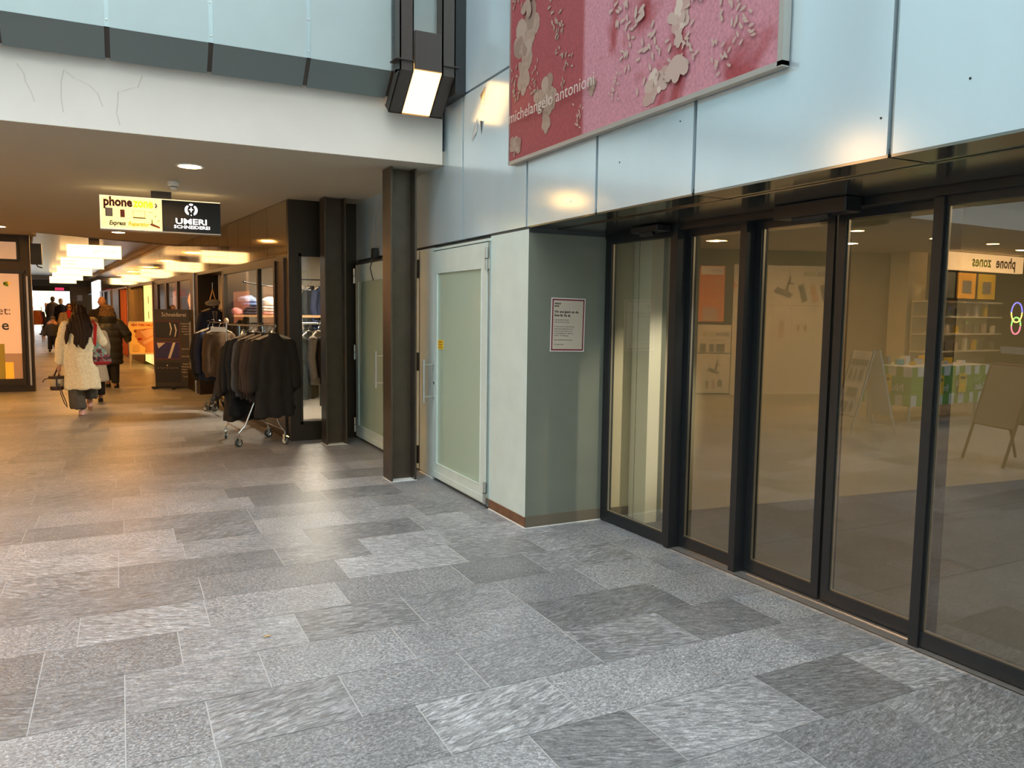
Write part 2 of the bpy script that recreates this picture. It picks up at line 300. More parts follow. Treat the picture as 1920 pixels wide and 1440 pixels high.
wl_.box((XA, 6.93, 0.02), (XA + .03, 7.60, 2.19), M['paint']); wl_.box((XA, 7.61, 0.02), (XA + .03, 8.28, 2.19), M['paint']); wl_.box((XA, 9.72 - .07, 0.02), (XA + .03, 9.69, 2.19), M['paint'])
struct(wl_, 'wall_right')
rt = MB(); rt.box((XA + .001, 5.0295, .09), (3.325, 5.034, 2.17), M['paint2']); rt.box((XA + .001, 5.028, 2.17), (3.325, 5.034, 2.21), M['gap']); struct(rt, 'wall_return')
bb = MB(); bb.box((XA - .006, 5.024, .012), (XA + .01, 5.66, .085), M['brown']); bb.box((XA - .006, 5.024, 0), (XA + .01, 5.66, .012), M['wprint']); struct(bb, 'baseboard_right', bevel=.001)
bb = MB(); bb.box((XA, 5.022, .008), (3.30, 5.034, .09), M['stone']); bb.box((XA, 5.020, 0), (3.30, 5.034, .008), M['wprint']); struct(bb, 'baseboard_return')
# soffit above the glass entrance
so = MB()
for a, b in zip(seams[:-1], seams[1:]):
    if b > 5.1: break
    b_ = min(b, 5.03); so.box((XA + .002, a + .008, 2.205), (2.862, b_ - .008, 2.22), M['soffit'])
so.prism([(2.872, 5.03, 2.197), (2.872, -6, 2.197), (gx(-6) - .02, -6, 2.197), (gx(5.03) - .02, 5.03, 2.197)], (0, 0, .02), M['soffit'])
so.box((XA + .01, -6, 2.225), (3.8, 5.03, 2.24), M['gap']); so.box((2.862, -6, 2.21), (2.872, 5.03, 2.23), M['gap'])
so.wallseg((gx(5.03) + .09, 5.03), (gx(-6) + .09, -6), 2.2, 2.75, -.05, M['gap'])
struct(so, 'ceiling_soffit')
# interior of the empty unit behind the glass
it = MB(); it.prism([(gx(5.05) + .02, 5.10, -.004), (gx(-6) + .02, -6, -.004), (9.6, -6, -.004), (9.6, 4.55, -.004)], (0, 0, .006), M['intfloor'])
for i in range(9): 
    y = -4 + i * 1.0; it.box((3.6, y, .002), (9.4, y + .006, .0025), M['gap'])
struct(it, 'floor_interior')
iw = MB(); iw.wallseg((3.30, 5.04), (9.5, 4.42), 0, 2.75, -.1, M['cream']); iw.wallseg((9.5, 4.42), (9.5, -6), 0, 2.75, -.1, M['cream']); iw.wallseg((9.5, -6), (3.5, -6), 0, 2.75, -.1, M['cream']); struct(iw, 'wall_interior')
ic = MB(); ic.prism([(3.35, 5.1, 2.62), (3.7, -6, 2.62), (9.5, -6, 2.62), (9.5, 4.5, 2.62)], (0, 0, .1), M['ceil']); struct(ic, 'ceiling_interior')
ib = MB(); ib.wallseg((3.345, 5.030), (3.62, 5.003), 0, .085, .01, M['stone']); struct(ib, 'baseboard_interior')
# threshold rail
th = MB(); th.wallseg((gx(4.2), 4.2), (gx(-6), -6), -.002, .005, -.18, M['rail']); th.wallseg((gx(4.2) - .008, 4.2), (gx(-6) - .008, -6), -.002, .007, -.010, M['chrome'])
th.wallseg((gx(4.2) + .085, 4.2), (gx(-6) + .085, -6), .005, .010, -.008, M['chrome']); struct(th, 'trim_threshold')
# glazed front: fixed panes and sliding leaves, each frame with its own pane
def leaf(name, ya, yb, off, st=.055, botr=.075, z0=.012, z1=2.16, deep=.05):
    A = Vector((gx(ya) + off, ya, 0)); B = Vector((gx(yb) + off, yb, 0)); t = (B - A).normalized(); L = (B - A).length
    e = MB(); F = MB()
    def q(s0, s1, za, zb, m, d=deep, o=0): F.wallseg(A + t * s0 + Vector((o, 0, 0)), A + t * s1 + Vector((o, 0, 0)), za, zb, -d, m)
    q(0, st, z0, z1, M['darkgrey']); q(L - st, L, z0, z1, M['darkgrey']); q(st, L - st, z0, z0 + botr, M['darkgrey']); q(st, L - st, z1 - .045, z1, M['darkgrey'])
    q(st, st + .006, z0 + botr, z1 - .045, M['rail'], .014, .014); q(L - st - .006, L - st, z0 + botr, z1 - .045, M['black'], .014, .014); q(st, L - st, z0 + botr, z0 + botr + .006, M['rail'], .014, .014)
    o = struct(F, name)
    g = MB(); a = A + t * st + Vector((.012, 0, 0)); b = A + t * (L - st) + Vector((.012, 0, 0)); Z = Vector((0, 0, 1))
    g.quad(a + Z * (z0 + botr), b + Z * (z0 + botr), b + Z * (z1 - .045), a + Z * (z1 - .045), M['dglass']); g.build('glass_pane', o)
    return o
leaf('window_1', 5.02, 4.20, .0, st=.07)
for n, (a, b, o) in enumerate([(4.20, 3.66, .075), (3.62, 3.045, .11), (3.025, 2.43, .11), (2.425, 1.32, .045), (1.36, .30, .05), (.30, -.8, .05), (-.8, -1.9, .05), (-1.9, -3.0, .05), (-3.0, -4.1, .05), (-4.1, -5.9, .05)]):
    leaf('door_%d' % (n + 3) if n < 4 else 'window_%d' % (n - 2), a, b, o, st=.05)
mu = MB()
for y, q_ in ((4.212, -.012), (3.636, .03), (2.405, .03), (1.34, .03)):
    mu.wallseg((gx(y) + q_, y + .025), (gx(y) + q_, y - .025), 0.0, 2.19, -.14, M['darkgrey'])
mu.wallseg((gx(5.03), 5.03), (gx(-6), -6), 2.155, 2.20, -.17, M['black']); struct(mu, 'trim_header')
# white beam and passage ceiling
be = MB(); be.box((-9.4, 6.655, 2.9), (2.61, 6.675, 3.425), M['beam']); st_ = mat('water_stain', (.70, .62, .54), .8)
for pts in ([(-.31, 3.30), (-.33, 3.22), (-.335, 3.10), (-.325, 3.0)], [(-.30, 3.29), (-.25, 3.25), (-.215, 3.24), (-.15, 3.21), (-.10, 3.16), (-.07, 3.07)], [(.20, 3.33), (.17, 3.24), (.13, 3.23), (.07, 3.20), (.035, 3.19), (.03, 3.10), (.02, 3.04), (.04, 2.95)], [(-.60, 3.30), (-.56, 3.24), (-.55, 3.18), (-.52, 3.12), (-.50, 3.05)]):
    for (a, b), (c, d) in zip(pts[:-1], pts[1:]): be.add([(a - .004, 6.6535, b), (a + .004, 6.6535, b), (c + .004, 6.6535, d), (c - .004, 6.6535, d)], [(0, 1, 2, 3)], st_)
struct(be, 'beam_white')
def cy(x): return 16.3 + (x + 1.37) * .765
ce = MB(); ce.prism([(-14.5, 6.672, 2.901), (2.66, 6.672, 2.901), (2.66, 9.7, 2.901), (wx(cy(.75)) + .6, cy(.95), 2.901), (-1.37, cy(-1.37), 2.901), (-1.37, 17.3, 2.901), (-14.5, 17.3, 2.901)], (0, 0, .12), M['ceil']); struct(ce, 'ceiling')
# slatted corridor ceiling
sc = MB(); ya = 15.6; i = 0
sc.prism([(-2.2, 15.4, 3.16), (1.6, 15.4, 3.16), (-1.2, 49, 3.16), (-5, 49, 3.16)], (0, 0, .1), M['gap'])
slat = mat('ceiling_slats', (.42, .385, .34), .25, .7)
while ya < 48:
    xr = wx(ya) + .1; xl = -1.47 - (ya - 17.2) * .091 - .15
    sc.prism([(xl, ya, 3.10), (xr, ya, 3.10), (xr, ya + .085, 3.10), (xl, ya + .085, 3.10)], (0, 0, .02), slat); ya += .10
struct(sc, 'ceiling_slatted')
cv = MB(); cv.wallseg((-1.5, cy(-1.5)), (1.6, cy(1.6)), 2.9, 3.16, -.03, M['ceil']); cv.wallseg((wx(15.8) - .02, 15.8), (wx(48) - .02, 48), 3.0, 3.1, -.07, M['ceil']); cv.wallseg((wx(15.8) - .02, 15.8), (wx(48) - .02, 48), 3.07, 3.1, .06, M['ceil']); struct(cv, 'trim_cornice')
# inclined cladding on the bridge above the beam
cl = MB(); xs = [-9.4 + i * .665 for i in range(0, 15)]; xs = [-8.67, -8.0, -7.33, -6.66, -5.99, -5.32, -4.66, -4.0, -3.34, -2.68, -2.02, -1.36, -.69, -.0255, .665, 1.385, 2.075]
cl.box((-9.4, 6.62, 3.425), (2.62, 7.3, 9), M['gap']); cl.box((-9.4, 6.676, 3.03), (2.62, 7.3, 3.425), M['gap']); cl.box((-9.4, 6.45, 3.75), (2.62, 6.7, 9), M['gap'])
for a, b in zip(xs[:-1], xs[1:]):
    g = .017
    cl.box((a + g, 6.40, 3.567), (b - g, 6.44, 5.2), M['clad']); cl.box((a + g, 6.40, 5.22), (b - g, 6.44, 9), M['clad'])
    cl.prism([(a + g, 6.40, 3.565), (b - g, 6.40, 3.565), (b - g, 6.58, 3.39), (a + g, 6.58, 3.39)], (0, .03, .03), M['underclad'])  # downward face shaded through its darker colour
for x in xs[1:]:
    cl.box((x - .018, 6.405, 3.57), (x + .018, 6.43, 9), M['alu']); cl.prism([(x - .018, 6.412, 3.565), (x + .018, 6.412, 3.565), (x + .018, 6.575, 3.41), (x - .018, 6.575, 3.41)], (0, .03, .03), M['bracket'])
    for z in (3.62, 3.86, 4.1, 4.35): cl.lathe([(.007, -.004), (.004, .004)], (x, 6.402, z), M['steel'], 8, 'y')
cl.box((2.11, 6.40, 3.567), (2.62, 6.44, 9), M['clad']); cl.prism([(2.10, 6.40, 3.565), (2.62, 6.40, 3.565), (2.62, 6.58, 3.39), (2.10, 6.58, 3.39)], (0, .03, .03), M['gap'])
cl.box((2.545, 6.2, 3.40), (2.637, 6.66, 9), M['black'])  # black filler painted in for the shadow gap beside the facade
struct(cl, 'wall_bridge')
# unseen courtyard walls raised to cut sky light, phone shop alcove and left building line
lw = MB(); lw.box((-9.6, -6.9, 0), (-9.4, 6.655, 13), M['clad']); lw.box((-9.4, -6.9, 0), (2.7, -6.7, 14), M['paint']); struct(lw, 'wall_left')
pa = MB(); brw = mat('alcove_wall', (.36, .27, .16), .6); pa.wallseg((-6.63, 10.83), (-7.9, 10.3), 0, 2.9, .1, brw); pa.box((-14.6, 7.0, 0), (-14.4, 13, 2.9), M['cream']); pa.box((-14.5, 12.8, 0), (-6.6, 13, 2.9), brw)
pa.wallseg((-3.9, 17.1), (-3.9, 11.9), 0, 2.9, -.1, M['dark']); pa.wallseg((-3.9, 11.912), (-6.63, 10.83), 0, 2.9, .1, M['dark'])
pa.box((-8.15, 9.9, 0), (-7.55, 10.3, 2.9), M['cream']); pa.box((-14.5, 6.9, 0), (-9.4, 7.0, 2.9), M['cream']); struct(pa, 'wall_alcove')
fz = MB(); fz.quad((-14.5, 6.9, -.003), (-9.4, 6.9, -.003), (-9.4, 13, -.003), (-14.5, 13, -.003), M['slate']); struct(fz, 'floor_alcove')
# corridor walls
lf = MB(); lf.box((-3.9, 17.12, 0), (-1.66, 17.25, 2.9), M['dark'])
lf.box((-1.66, 17.12, 0), (-1.47, 17.25, 3.1), M['dark']); lf.wallseg((-1.47, 17.13), (-1.47 - 30 * .091, 47.1), 0, 3.1, -.1, M['dark']); struct(lf, 'wall_corridor_left')
lb = MB()
for y, c, z0, z1 in ((19, (.9, .55, .30), .3, 2.2), (22.5, (.7, .25, .12), .2, 2.1), (26, (1, .8, .55), .2, 2.2), (30, (.8, .7, .6), .2, 2.2), (34, (.8, .4, .2), .3, 2.3)):
    lb.wallseg((-1.462 - (y - 17.2) * .091, y), (-1.462 - (y + 2 - 17.2) * .091, y + 2), z0, z1, .01, mat('shopfront', c, .3, emit=c, es=.22))
lb.wallseg((-1.45, 17.4), (-1.47 - 30 * .091 + .02, 47), 2.95, 3.1, .03, M['ceil']); struct(lb, 'window_corridor_left')
# right shop fronts: metal fascia with fine joints, steel posts, heads
rf = MB(); rf.wallseg((wx(9.7) + .035, 9.7), (wx(48) + .035, 48), 2.25, 3.02, .03, M['gap']); y = 9.70; k = 0
while y < 48:
    wd = .72 if y > 11 else .9; x0, x1 = wx(y + .006), wx(y + wd - .006); rf.wallseg((x0, y + .006), (x1, y + wd - .006), 2.25, 2.895 if y < 15.5 else 3.0, .03, M['fascia']); y += wd
struct(rf, 'wall_corridor_right')
# -- tailor's shop front: dark pier with a narrow window facing the courtyard, then windows along the corridor
dk = M['dark']
tf = MB()
tf.box((1.815, 9.62, 0), (2.64, 9.68, .24), dk); tf.box((1.815, 9.62, 2.24), (2.64, 9.68, 2.9), dk); tf.box((1.815, 9.62, .24), (1.955, 9.68, 2.24), dk); tf.box((2.235, 9.62, .24), (2.64, 9.68, 2.24), dk)
tf.box((1.935, 9.608, .20), (1.965, 9.63, 2.27), dk); tf.box((1.935, 9.608, 2.235), (2.25, 9.63, 2.27), dk); tf.box((1.935, 9.608, .20), (2.25, 9.63, .235), dk)
tf.wallseg((wx(9.66), 9.66), (wx(10.2), 10.2), 0, 2.25, .05, dk); tf.wallseg((wx(9.66) + .01, 9.66), (wx(10.2) + .01, 10.2), 2.2, 2.9, .05, dk)
tf.wallseg((wx(9.80) - .02, 9.80), (wx(9.84) - .02, 9.84), 0, 2.22, .05, M['bracket'])
def rseg(a, b, z0, z1, th=.05, off=0., m=None): tf.wallseg((wx(a) + off, a), (wx(b) + off, b), z0, z1, th, m or dk)
rseg(10.2, 13.4, 2.14, 2.26); rseg(10.2, 13.35, 0, .35); rseg(10.2, 10.27, .3, 2.2, .06, -.02); rseg(11.12, 11.19, .3, 2.15); rseg(13.28, 13.42, 0, 2.2, .35)
rseg(13.4, 15.7, 2.2, 2.26, .4); rseg(15.5, 15.75, 0, 2.26, .4)
tf.wallseg((wx(13.4) + .36, 13.4), (wx(15.5) + .36, 15.5), 0, 2.22, .05, mat('brown_door', (.16, .085, .04), .35, var=.1))
struct(tf, 'wall_shopfront')
po = MB()
for y in (15.82, 21.4, 27.1, 32.4, 38):
    po.tube([(wx(y) - .012, y, 0), (wx(y) - .012, y, 2.25)], .022, M['steel'], 10)
struct(po, 'trim_posts')
gl = MB(); gl.quad((1.95, 9.65, .24), (2.24, 9.65, .24), (2.24, 9.65, 2.24), (1.95, 9.65, 2.24), M['sglass']); struct(gl, 'window_10')
gl = MB(); gl.quad((wx(10.25) + .03, 10.25, .35), (wx(13.3) + .03, 13.3, .35), (wx(13.3) + .03, 13.3, 2.15), (wx(10.25) + .03, 10.25, 2.15), M['sglass']); struct(gl, 'window_11')
# shop interior shell
si = MB(); wc = mat('shop_wall', (.62, .56, .46), .7)
si.box((1.6, 15.0, 0), (6, 15.1, 2.9), wc); si.box((5.9, 9.68, 0), (6, 15, 2.9), wc); si.box((2.64, 9.69, 0), (6, 9.75, 2.9), wc); si.box((1.62, 13.55, 0), (1.68, 15, 2.9), wc); struct(si, 'wall_shop')
sf = MB(); sf.prism([(wx(9.7) + .05, 9.7, -.006), (6, 9.7, -.006), (6, 15, -.006), (wx(15) + .3, 15, -.006)], (0, 0, .008), mat('shop_floor', (.35, .33, .30), .3)); struct(sf, 'floor_shop')
sc2 = MB(); sc2.prism([(wx(9.7) + .08, 9.7, 2.6), (6, 9.7, 2.6), (6, 15, 2.6), (wx(15) + .1, 15, 2.6)], (0, 0, .1), M['ceil']); struct(sc2, 'ceiling_shop')
# windows, curtains and doors of the shops further down
fs_ = MB(); fs_.wallseg((wx(15.8) + 2.2, 15.1), (wx(47) + 2.2, 47), 0, 3, .1, wc)
for y in (21.5, 27.2, 32.5, 38): fs_.box((wx(y), y, 0), (wx(y) + 2.2, y + .1, 3), wc)
fs_.wallseg((wx(15.8), 15.75), (wx(47) + .0, 47), 2.95, 3.05, 2.3, wc); fs_.wallseg((wx(15.8) + .05, 15.8), (wx(47) + .05, 47), -.01, .001, 2.2, sf and M['intfloor']); struct(fs_, 'wall_shops_beyond')
tf2 = MB()
def fr(a, b, z0, z1, m=dk, th=.05, off=0): tf2.wallseg((wx(a) + off, a), (wx(b) + off, b), z0, z1, th, m)
fr(15.9, 16.3, 0, 2.25); fr(16.3, 21.3, 2.15, 2.27); fr(16.3, 21.3, 0, .4); fr(17.8, 17.95, .4, 2.15); fr(19.3, 19.55, .4, 2.15); fr(20.7, 21.3, 0, 2.2)
fr(21.6, 27.0, 2.2, 2.27); fr(27.3, 32.2, 2.2, 2.27); fr(32.6, 38, 2.2, 2.27); fr(38, 47, 2.2, 2.27); fr(30, 32.2, 0, 2.2); fr(33, 34.2, 0, 2.2); fr(35.6, 36.4, 0, 2.2); fr(36.9, 37.9, 0, 2.2)
struct(tf2, 'wall_shopfront')
def shopglass(a, b, n): g = MB(); g.quad((wx(a) + .03, a, .4), (wx(b) + .03, b, .4), (wx(b) + .03, b, 2.15), (wx(a) + .03, a, 2.15), M['sglass']); struct(g, 'window_%d' % n)
shopglass(16.3, 20.7, 12)
def curtain(name, a, b, off, m, label, group=None):
    mb = MB(); n = int((b - a) * 14); P = []
    for i in range(n + 1):
        y = a + (b - a) * i / n; P.append((wx(y) + off + .035 * math.sin(i * 1.25) + .012 * math.sin(i * 2.9), y))
    vs = [(x, y, .03) for x, y in P] + [(x, y, 2.2) for x, y in P] + [(x + .012, y, .03) for x, y in P] + [(x + .012, y, 2.2) for x, y in P]; k = n + 1
    mb.add(vs, [(i, i + 1, k + i + 1, k + i) for i in range(n)] + [(2 * k + i, 3 * k + i, 3 * k + i + 1, 2 * k + i + 1) for i in range(n)] + [(k + i, k + i + 1, 3 * k + i + 1, 3 * k + i) for i in range(n)], m)
    return tag(mb.build(name, smooth=True), label, 'curtain', group)
curtain('curtain', 24.4, 27.0, .10, mat('taupe_curtain', (.20, .155, .10), .8), 'taupe floor-length curtain in the window behind the yellow nail poster stand')
curtain('curtain', 28.2, 29.9, .06, mat('rust_curtain', (.52, .12, .03), .8), 'rust red floor-length curtain hanging in a corridor shop window')
curtain('curtain', 29.9, 31.6, .06, mat('dark_curtain', (.11, .06, .035), .8), 'dark brown curtain drawn beside the rust red curtain')
lbx = MB(); lbx.wallseg((wx(22.1) + .12, 22.1), (wx(23.2) + .12, 23.2), .1, 2.2, .1, mat('lit_panel_orange', (1, .7, .4), .5, emit=(1, .55, .22), es=.6)); tag(lbx.build('light_panel'), 'pale orange glowing panel at the near edge of the curtained shop window', 'light panel')
lbx = MB(); lbx.wallseg((wx(23.2) + .12, 23.2), (wx(24.3) + .12, 24.3), .1, 2.2, .1, mat('lit_panel_yellow', (1, .85, .3), .5, emit=(1, .74, .18), es=.8))
for z in (.9, 1.3, 1.7): lbx.wallseg((wx(23.3) + .115, 23.3), (wx(23.42) + .115, 23.42), z, z + .2, .01, M['ink'])
tag(lbx.build('light_panel'), 'bright yellow glowing panel beside the taupe curtain', 'light panel')
lbx = MB(); lbx.wallseg((wx(37.9) - .05, 37.9), (wx(42.0) - .05, 42.0), .9, 2.75, .08, mat('lit_panel_white', (.9, .95, 1), .5, emit=(.85, .93, 1), es=.7)); tag(lbx.build('light_panel'), 'tall white lit panel on the corridor wall above the bald man', 'light panel')
# things in the lit shop beyond the banner stand
def simple(name, mb, label, cat, group=None, **k): return tag(mb.build(name, **k), label, cat, group)
b = MB(); b.box((-.16, -.16, 0), (.16, .16, .25), M['orange']); b.lathe([(.01, .25), (.17, .27), (.20, .40), (.17, .52), (.01, .55)], (0, 0, 0), mat('orange_shade', (.95, .28, .05), .5, emit=(1, .25, .04), es=.9), 16)
simple('table_lamp', b, 'round orange lit lamp in the shop window beyond the dark banner stand', 'lamp', loc=(wx(16.9) + .25, 16.9, 1.35))
b = MB(); b.box((-.3, -.2, 0), (.3, .2, 1.33), M['cream']); simple('display_plinth', b, 'cream display plinth under the orange lamp', 'plinth', loc=(wx(16.9) + .35, 16.9, .0))
b = MB(); b.prism([(-.12, 0, 0), (.12, 0, 0), (.12, 0, .16), (.03, 0, .16), (.03, 0, .3), (-.12, 0, .3)], (0, .02, 0), M['red']); b.tube([(0, .01, .28), (0, .01, .75)], .004, M['steel']); simple('hanging_sign', b, 'small red sign hanging in the window behind the dark banner stand', 'sign', loc=(wx(18.7) + .2, 18.7, 1.85))
b = MB()
for z in (.5, .95, 1.4, 1.85): b.box((-.25, -.5, z), (.25, .5, z + .03), M['steel'])
for x in (-.25, .22):
    for y in (-.5, .47): b.box((x, y, 0), (x + .03, y + .03, 2.0), M['steel'])
simple('display_shelf', b, 'open shelf with ornaments in the window behind the dark banner stand', 'shelf', loc=(wx(19.9) + .45, 19.9, 0))
for i in range(6):
    b = MB(); r = .05 + .02 * (i % 3); b.lathe([(r * .5, 0), (r, .05), (r * .8, .14), (r * .3, .2), (r * .45, .26)], (0, 0, 0), M[('white', 'orange', 'steel')[i % 3]], 12, ); simple('ornament', b, ('white', 'orange', 'steel')[i % 3] + (' vase on the lower lit shelf', ' vase on the upper lit shelf')[i // 3] + ' behind the dark banner stand', 'ornament', 'ornaments on the window shelf', loc=(wx(19.9) + .33, 19.5 + .32 * (i % 3), .981 if i < 3 else 1.431), smooth=True)
# far end of the corridor: dark lintel, doorway to daylight
en = MB(); xr = wx(46.5); xl = -1.47 - 29.3 * .091
en.box((xl - .3, 46.4, 2.62), (xr + .3, 46.7, 3.3), mat('end_lintel', (.17, .15, .115), .6)); en.box((xl - .3, 44.5, 2.9), (xr + .3, 44.7, 3.3), mat('end_lintel2', (.30, .27, .21), .6))
en.box((-2.30, 46.45, .2), (xr + .3, 46.6, 2.7), mat('end_wall', (.28, .20, .12), .6)); en.box((-3.95, 46.48, 2.38), (-2.3, 46.6, 2.62), M['dark']); struct(en, 'wall_end')
ou = MB(); ou.box((-14, 62, 0), (6, 62.3, 3.2), mat('far_white_wall', (.93, .93, .96), .7)); ou.box((-4.9, 60.5, .2), (-3.6, 61.5, 3.1), mat('far_yellow', (.95, .8, .45), .7)); struct(ou, 'wall_far')
b = MB(); b.box((-.2, 0, 0), (.2, .02, .14), mat('pink_sign', (.8, .05, .16), .5, emit=(.9, .05, .15), es=.4)); simple('wall_sign', b, 'small crimson sign over the bright far exit', 'sign', loc=(-2.75, 46.45, 2.42))
b = MB(); b.box((-.12, 0, 0), (.12, .01, .3), M['paper']); simple('wall_notice', b, 'small pale notice on the brown wall beside the far exit', 'notice', loc=(-1.85, 46.43, 1.9))
# ---------------------------------------------------------------- H-shaped steel columns
def column(x, y, label):
    c = MB(); h = 2.895; b_ = .125
    c.box((-.125, -b_, 0), (-.107, b_, h), M['colm']); c.box((.107, -b_, 0), (.125, b_, h), M['colm']); c.box((-.107, -.008, 0), (.107, .008, h), M['colm']); c.box((-.13, -b_ - .004, 0), (.13, b_ + .004, .006), M['wprint'])
    return tag(c.build('steel_column', loc=(x, y, 0), bevel=.002), label, 'column')
M['colm'] = mat('column_bronze', (.095, .072, .05), .33, .55, var=.12, vscale=6)
column(2.345, 7.055, 'dark bronze H-shaped steel column beside the handle of the glazed green door')
column(2.262, 9.27, 'dark bronze H-shaped steel column beside the narrow tailor shop window')
# ---------------------------------------------------------------- green glazed service doors
def gdoor(n, y0, y1, x, hl, hand, hy):
    mb = MB(); z0, z1 = .03, 2.15
    mb.box((x, y0, z0), (x + .04, y1, .17), M['paint']); mb.box((x, y0, 1.955), (x + .04, y1, z1), M['paint']); mb.box((x, y0, .17), (x + .04, y0 + .115, 1.955), M['paint']); mb.box((x, y1 - .115, .17), (x + .04, y1, 1.955), M['paint'])
    mb.box((x - .004, y0 + .05, .04), (x, y1 - .03, .095), M['paint'])
    for za in (.1685, 1.945): mb.box((x - .003, y0 + .108, za), (x + .01, y1 - .108, za + .01), M['paint'])
    for ya in (y0 + .106, y1 - .116): mb.box((x - .003, ya, .17), (x + .01, ya + .01, 1.955), M['paint'])
    o = struct(mb, 'door_%d' % n, bevel=.002)
    g = MB(); g.box((x + .012, y0 + .115, .17), (x + .02, y1 - .115, 1.955), M['frost']); g.build('glass_pane', o)
    h = MB()
    h.tube([(x - .10, hy, .745), (x - .10, hy, 1.15)], .0125, M['steel'], 12)
    for z in (.80, 1.10): h.tube([(x - .10, hy, z), (x, hy, z)], .009, M['steel'], 10)
    h.build('door_handle', o, smooth=False)
    for z in (.17, 1.08, 2.02) if n == 2 else (.13, 2.02):
        k = MB(); yy = y0 - .012 if n == 1 else y1 + .012
        k.tube([(x - .012, yy, z - .09), (x - .012, yy, z + .09)], .012, M['steel'], 10); k.tube([(x - .012, yy, z - .004), (x - .012, yy, z + .004)], .0135, M['gap'], 10); k.box((x - .005, yy - .02, z - .08), (x + .01, yy + .02, z), M['steel']); k.build('hinge', o)
    return o
d1 = gdoor(1, 5.70, 6.915, XA - .018, 0, 0, 6.875)
lk = MB(); lk.lathe([(.016, -.004), (.014, .004)], (XA - .02, 6.865, .93), M['steel'], 12, 'x'); lk.build('lock', d1)
gdoor(2, 8.30, 9.56, XA - .030, 0, 0, 8.37)
tr_ = MB(); tr_.box((XA - .012, 5.672, 0.02), (XA + .05, 5.690, 2.16), M['alu']); tr_.box((XA - .015, 5.66, 2.16), (XA + .03, 6.95, 2.18), M['paint'])
for z in (.17, 1.1, 2.01): tr_.tube([(XA - .016, 7.335, z - .09), (XA - .016, 7.335, z + .09)], .013, M['dark'], 8)
tr_.box((XA - .004, 7.315, .02), (XA + .004, 7.325, 2.18), M['gap'])
tr_.box((XA - .012, 8.27, 2.16), (XA + .03, 9.66, 2.18), M['gap']); tr_.box((XA - .012, 6.93, 0), (XA + .03, 7.3, .012), M['wprint']); struct(tr_, 'trim_doorframe')
kp = MB(); kp.box((-.003, -.065, -.042), (0, .065, .042), M['yellow'])
for z in (.024, 0, -.024): kp.box((-.0035, -.045, z - .004), (0, .045, z + .004), mat('label_print', (.35, .12, .03), .5)); 
tag(kp.build('warning_sticker', loc=(XA - .0075, 6.73, 1.295)), 'small yellow sticker on the green glazed door above its long handle', 'sticker')
dc = MB(); dc.box((-.03, -.05, -.06), (.03, .05, .06), M['black']); dc.tube([(-.02, 0, -.05), (-.05, .02, -.16), (-.01, .03, -.3)], .006, M['black']); tag(dc.build('door_closer', loc=(XA - .04, 8.70, 2.24)), 'small black door closer above the shaded second green door', 'door closer')
# ---------------------------------------------------------------- wall lamp bracket on the bridge
def wall_lamp(x0, label):
    t = thing('wall_lamp', label, 'lamp', (x0, 6.2, 3.5))
    # channels follow the cladding: upright, then folded back at the bottom
    for k, (a, b) in enumerate(((0, .116), (.362, .478))):
        m = MB(); bm = M['bracket']
        m.box((a, 0, .03), (b, .01, 3), bm); m.box((a, 0, .03), (a + .01, .13, 3), bm); m.box((b - .01, 0, .03), (b, .13, 3), bm)
        m.prism([(a, 0, .03), (b, 0, .03), (b, .30, -.235), (a, .30, -.235)], (0, .01, .012), bm)
        for q in (a, b - .01): m.prism([(q, 0, .03), (q, .13, .06), (q, .40, -.17), (q, .30, -.235)], (.01, 0, 0), bm)
        m.build('channel', t)
        p = MB(); p.box((a - (.045 if k == 0 else -.006), -.018, .105), (b + (0 if k == 0 else .03), .13, .113), M['steel'] if 0 else bm); p.build('collar_plate', t)
    c = MB(); c.box((.124, -.012, .05), (.354, .02, .35), M['bracket']); c.build('cover_plate', t, bevel=.002)
    e = MB(); e.prism([(-.004, .295, -.245), (.482, .295, -.245), (.482, .31, -.232), (-.004, .31, -.232)], (0, .09, .08), M['bracket']); e.build('end_plate', t)
    g = MB(); g.prism([(.117, .012, .045), (.361, .012, .045), (.361, .298, -.232), (.117, .298, -.232)], (0, .06, .07), M['lamp']); g.build('lamp_glass', t)
    return t
wall_lamp(2.066, 'dark steel wall lamp with glowing yellow glass over the end of the white beam')
wall_lamp(-2.30, 'dark steel wall lamp with glowing glass at the left end of the white beam'); wall_lamp(-6.6, 'dark steel wall lamp far left along the white beam')
sp_ = spot('lamp_throw', (-2.06, 6.05, 3.33), 90, (1, .50, .20), 2.2, .25); sp_.rotation_euler = (math.radians(-38), 0, 0)
cc = MB()
cc.box((2.19, 6.38, 4.28), (2.42, 6.42, 4.36), M['alu']); struct(cc, 'trim_bridge')
# ---------------------------------------------------------------- banner on the facade
ban = thing('wall_banner', 'large dusty red floral banner with cream name lettering on the pale facade', 'banner', (XA - .03, 0, 0))
bm_ = bpy.data.materials.new('banner_print'); bm_.use_nodes = True; nt = bm_.node_tree; Lk = nt.links.new; bs = nt.nodes['Principled BSDF']; bs.inputs['Roughness'].default_value = .42; bs.inputs['Specular IOR Level'].default_value = .3
tc = node(nt, 'ShaderNodeTexCoord'); sx = node(nt, 'ShaderNodeSeparateXYZ'); Lk(tc.outputs['Object'], sx.inputs[0])
nn = node(nt, 'ShaderNodeTexNoise', Scale=3.5, Detail=7.); Lk(tc.outputs['Object'], nn.inputs['Vector'])
ma = node(nt, 'ShaderNodeMath', operation='MULTIPLY_ADD'); ma.inputs[1].default_value = .03; Lk(nn.outputs['Fac'], ma.inputs[0]); Lk(sx.outputs['Y'], ma.inputs[2])
r1 = node(nt, 'ShaderNodeMapRange'); r1.inputs['From Min'].default_value = 4.29; r1.inputs['From Max'].default_value = 4.25; Lk(ma.outputs[0], r1.inputs[0])
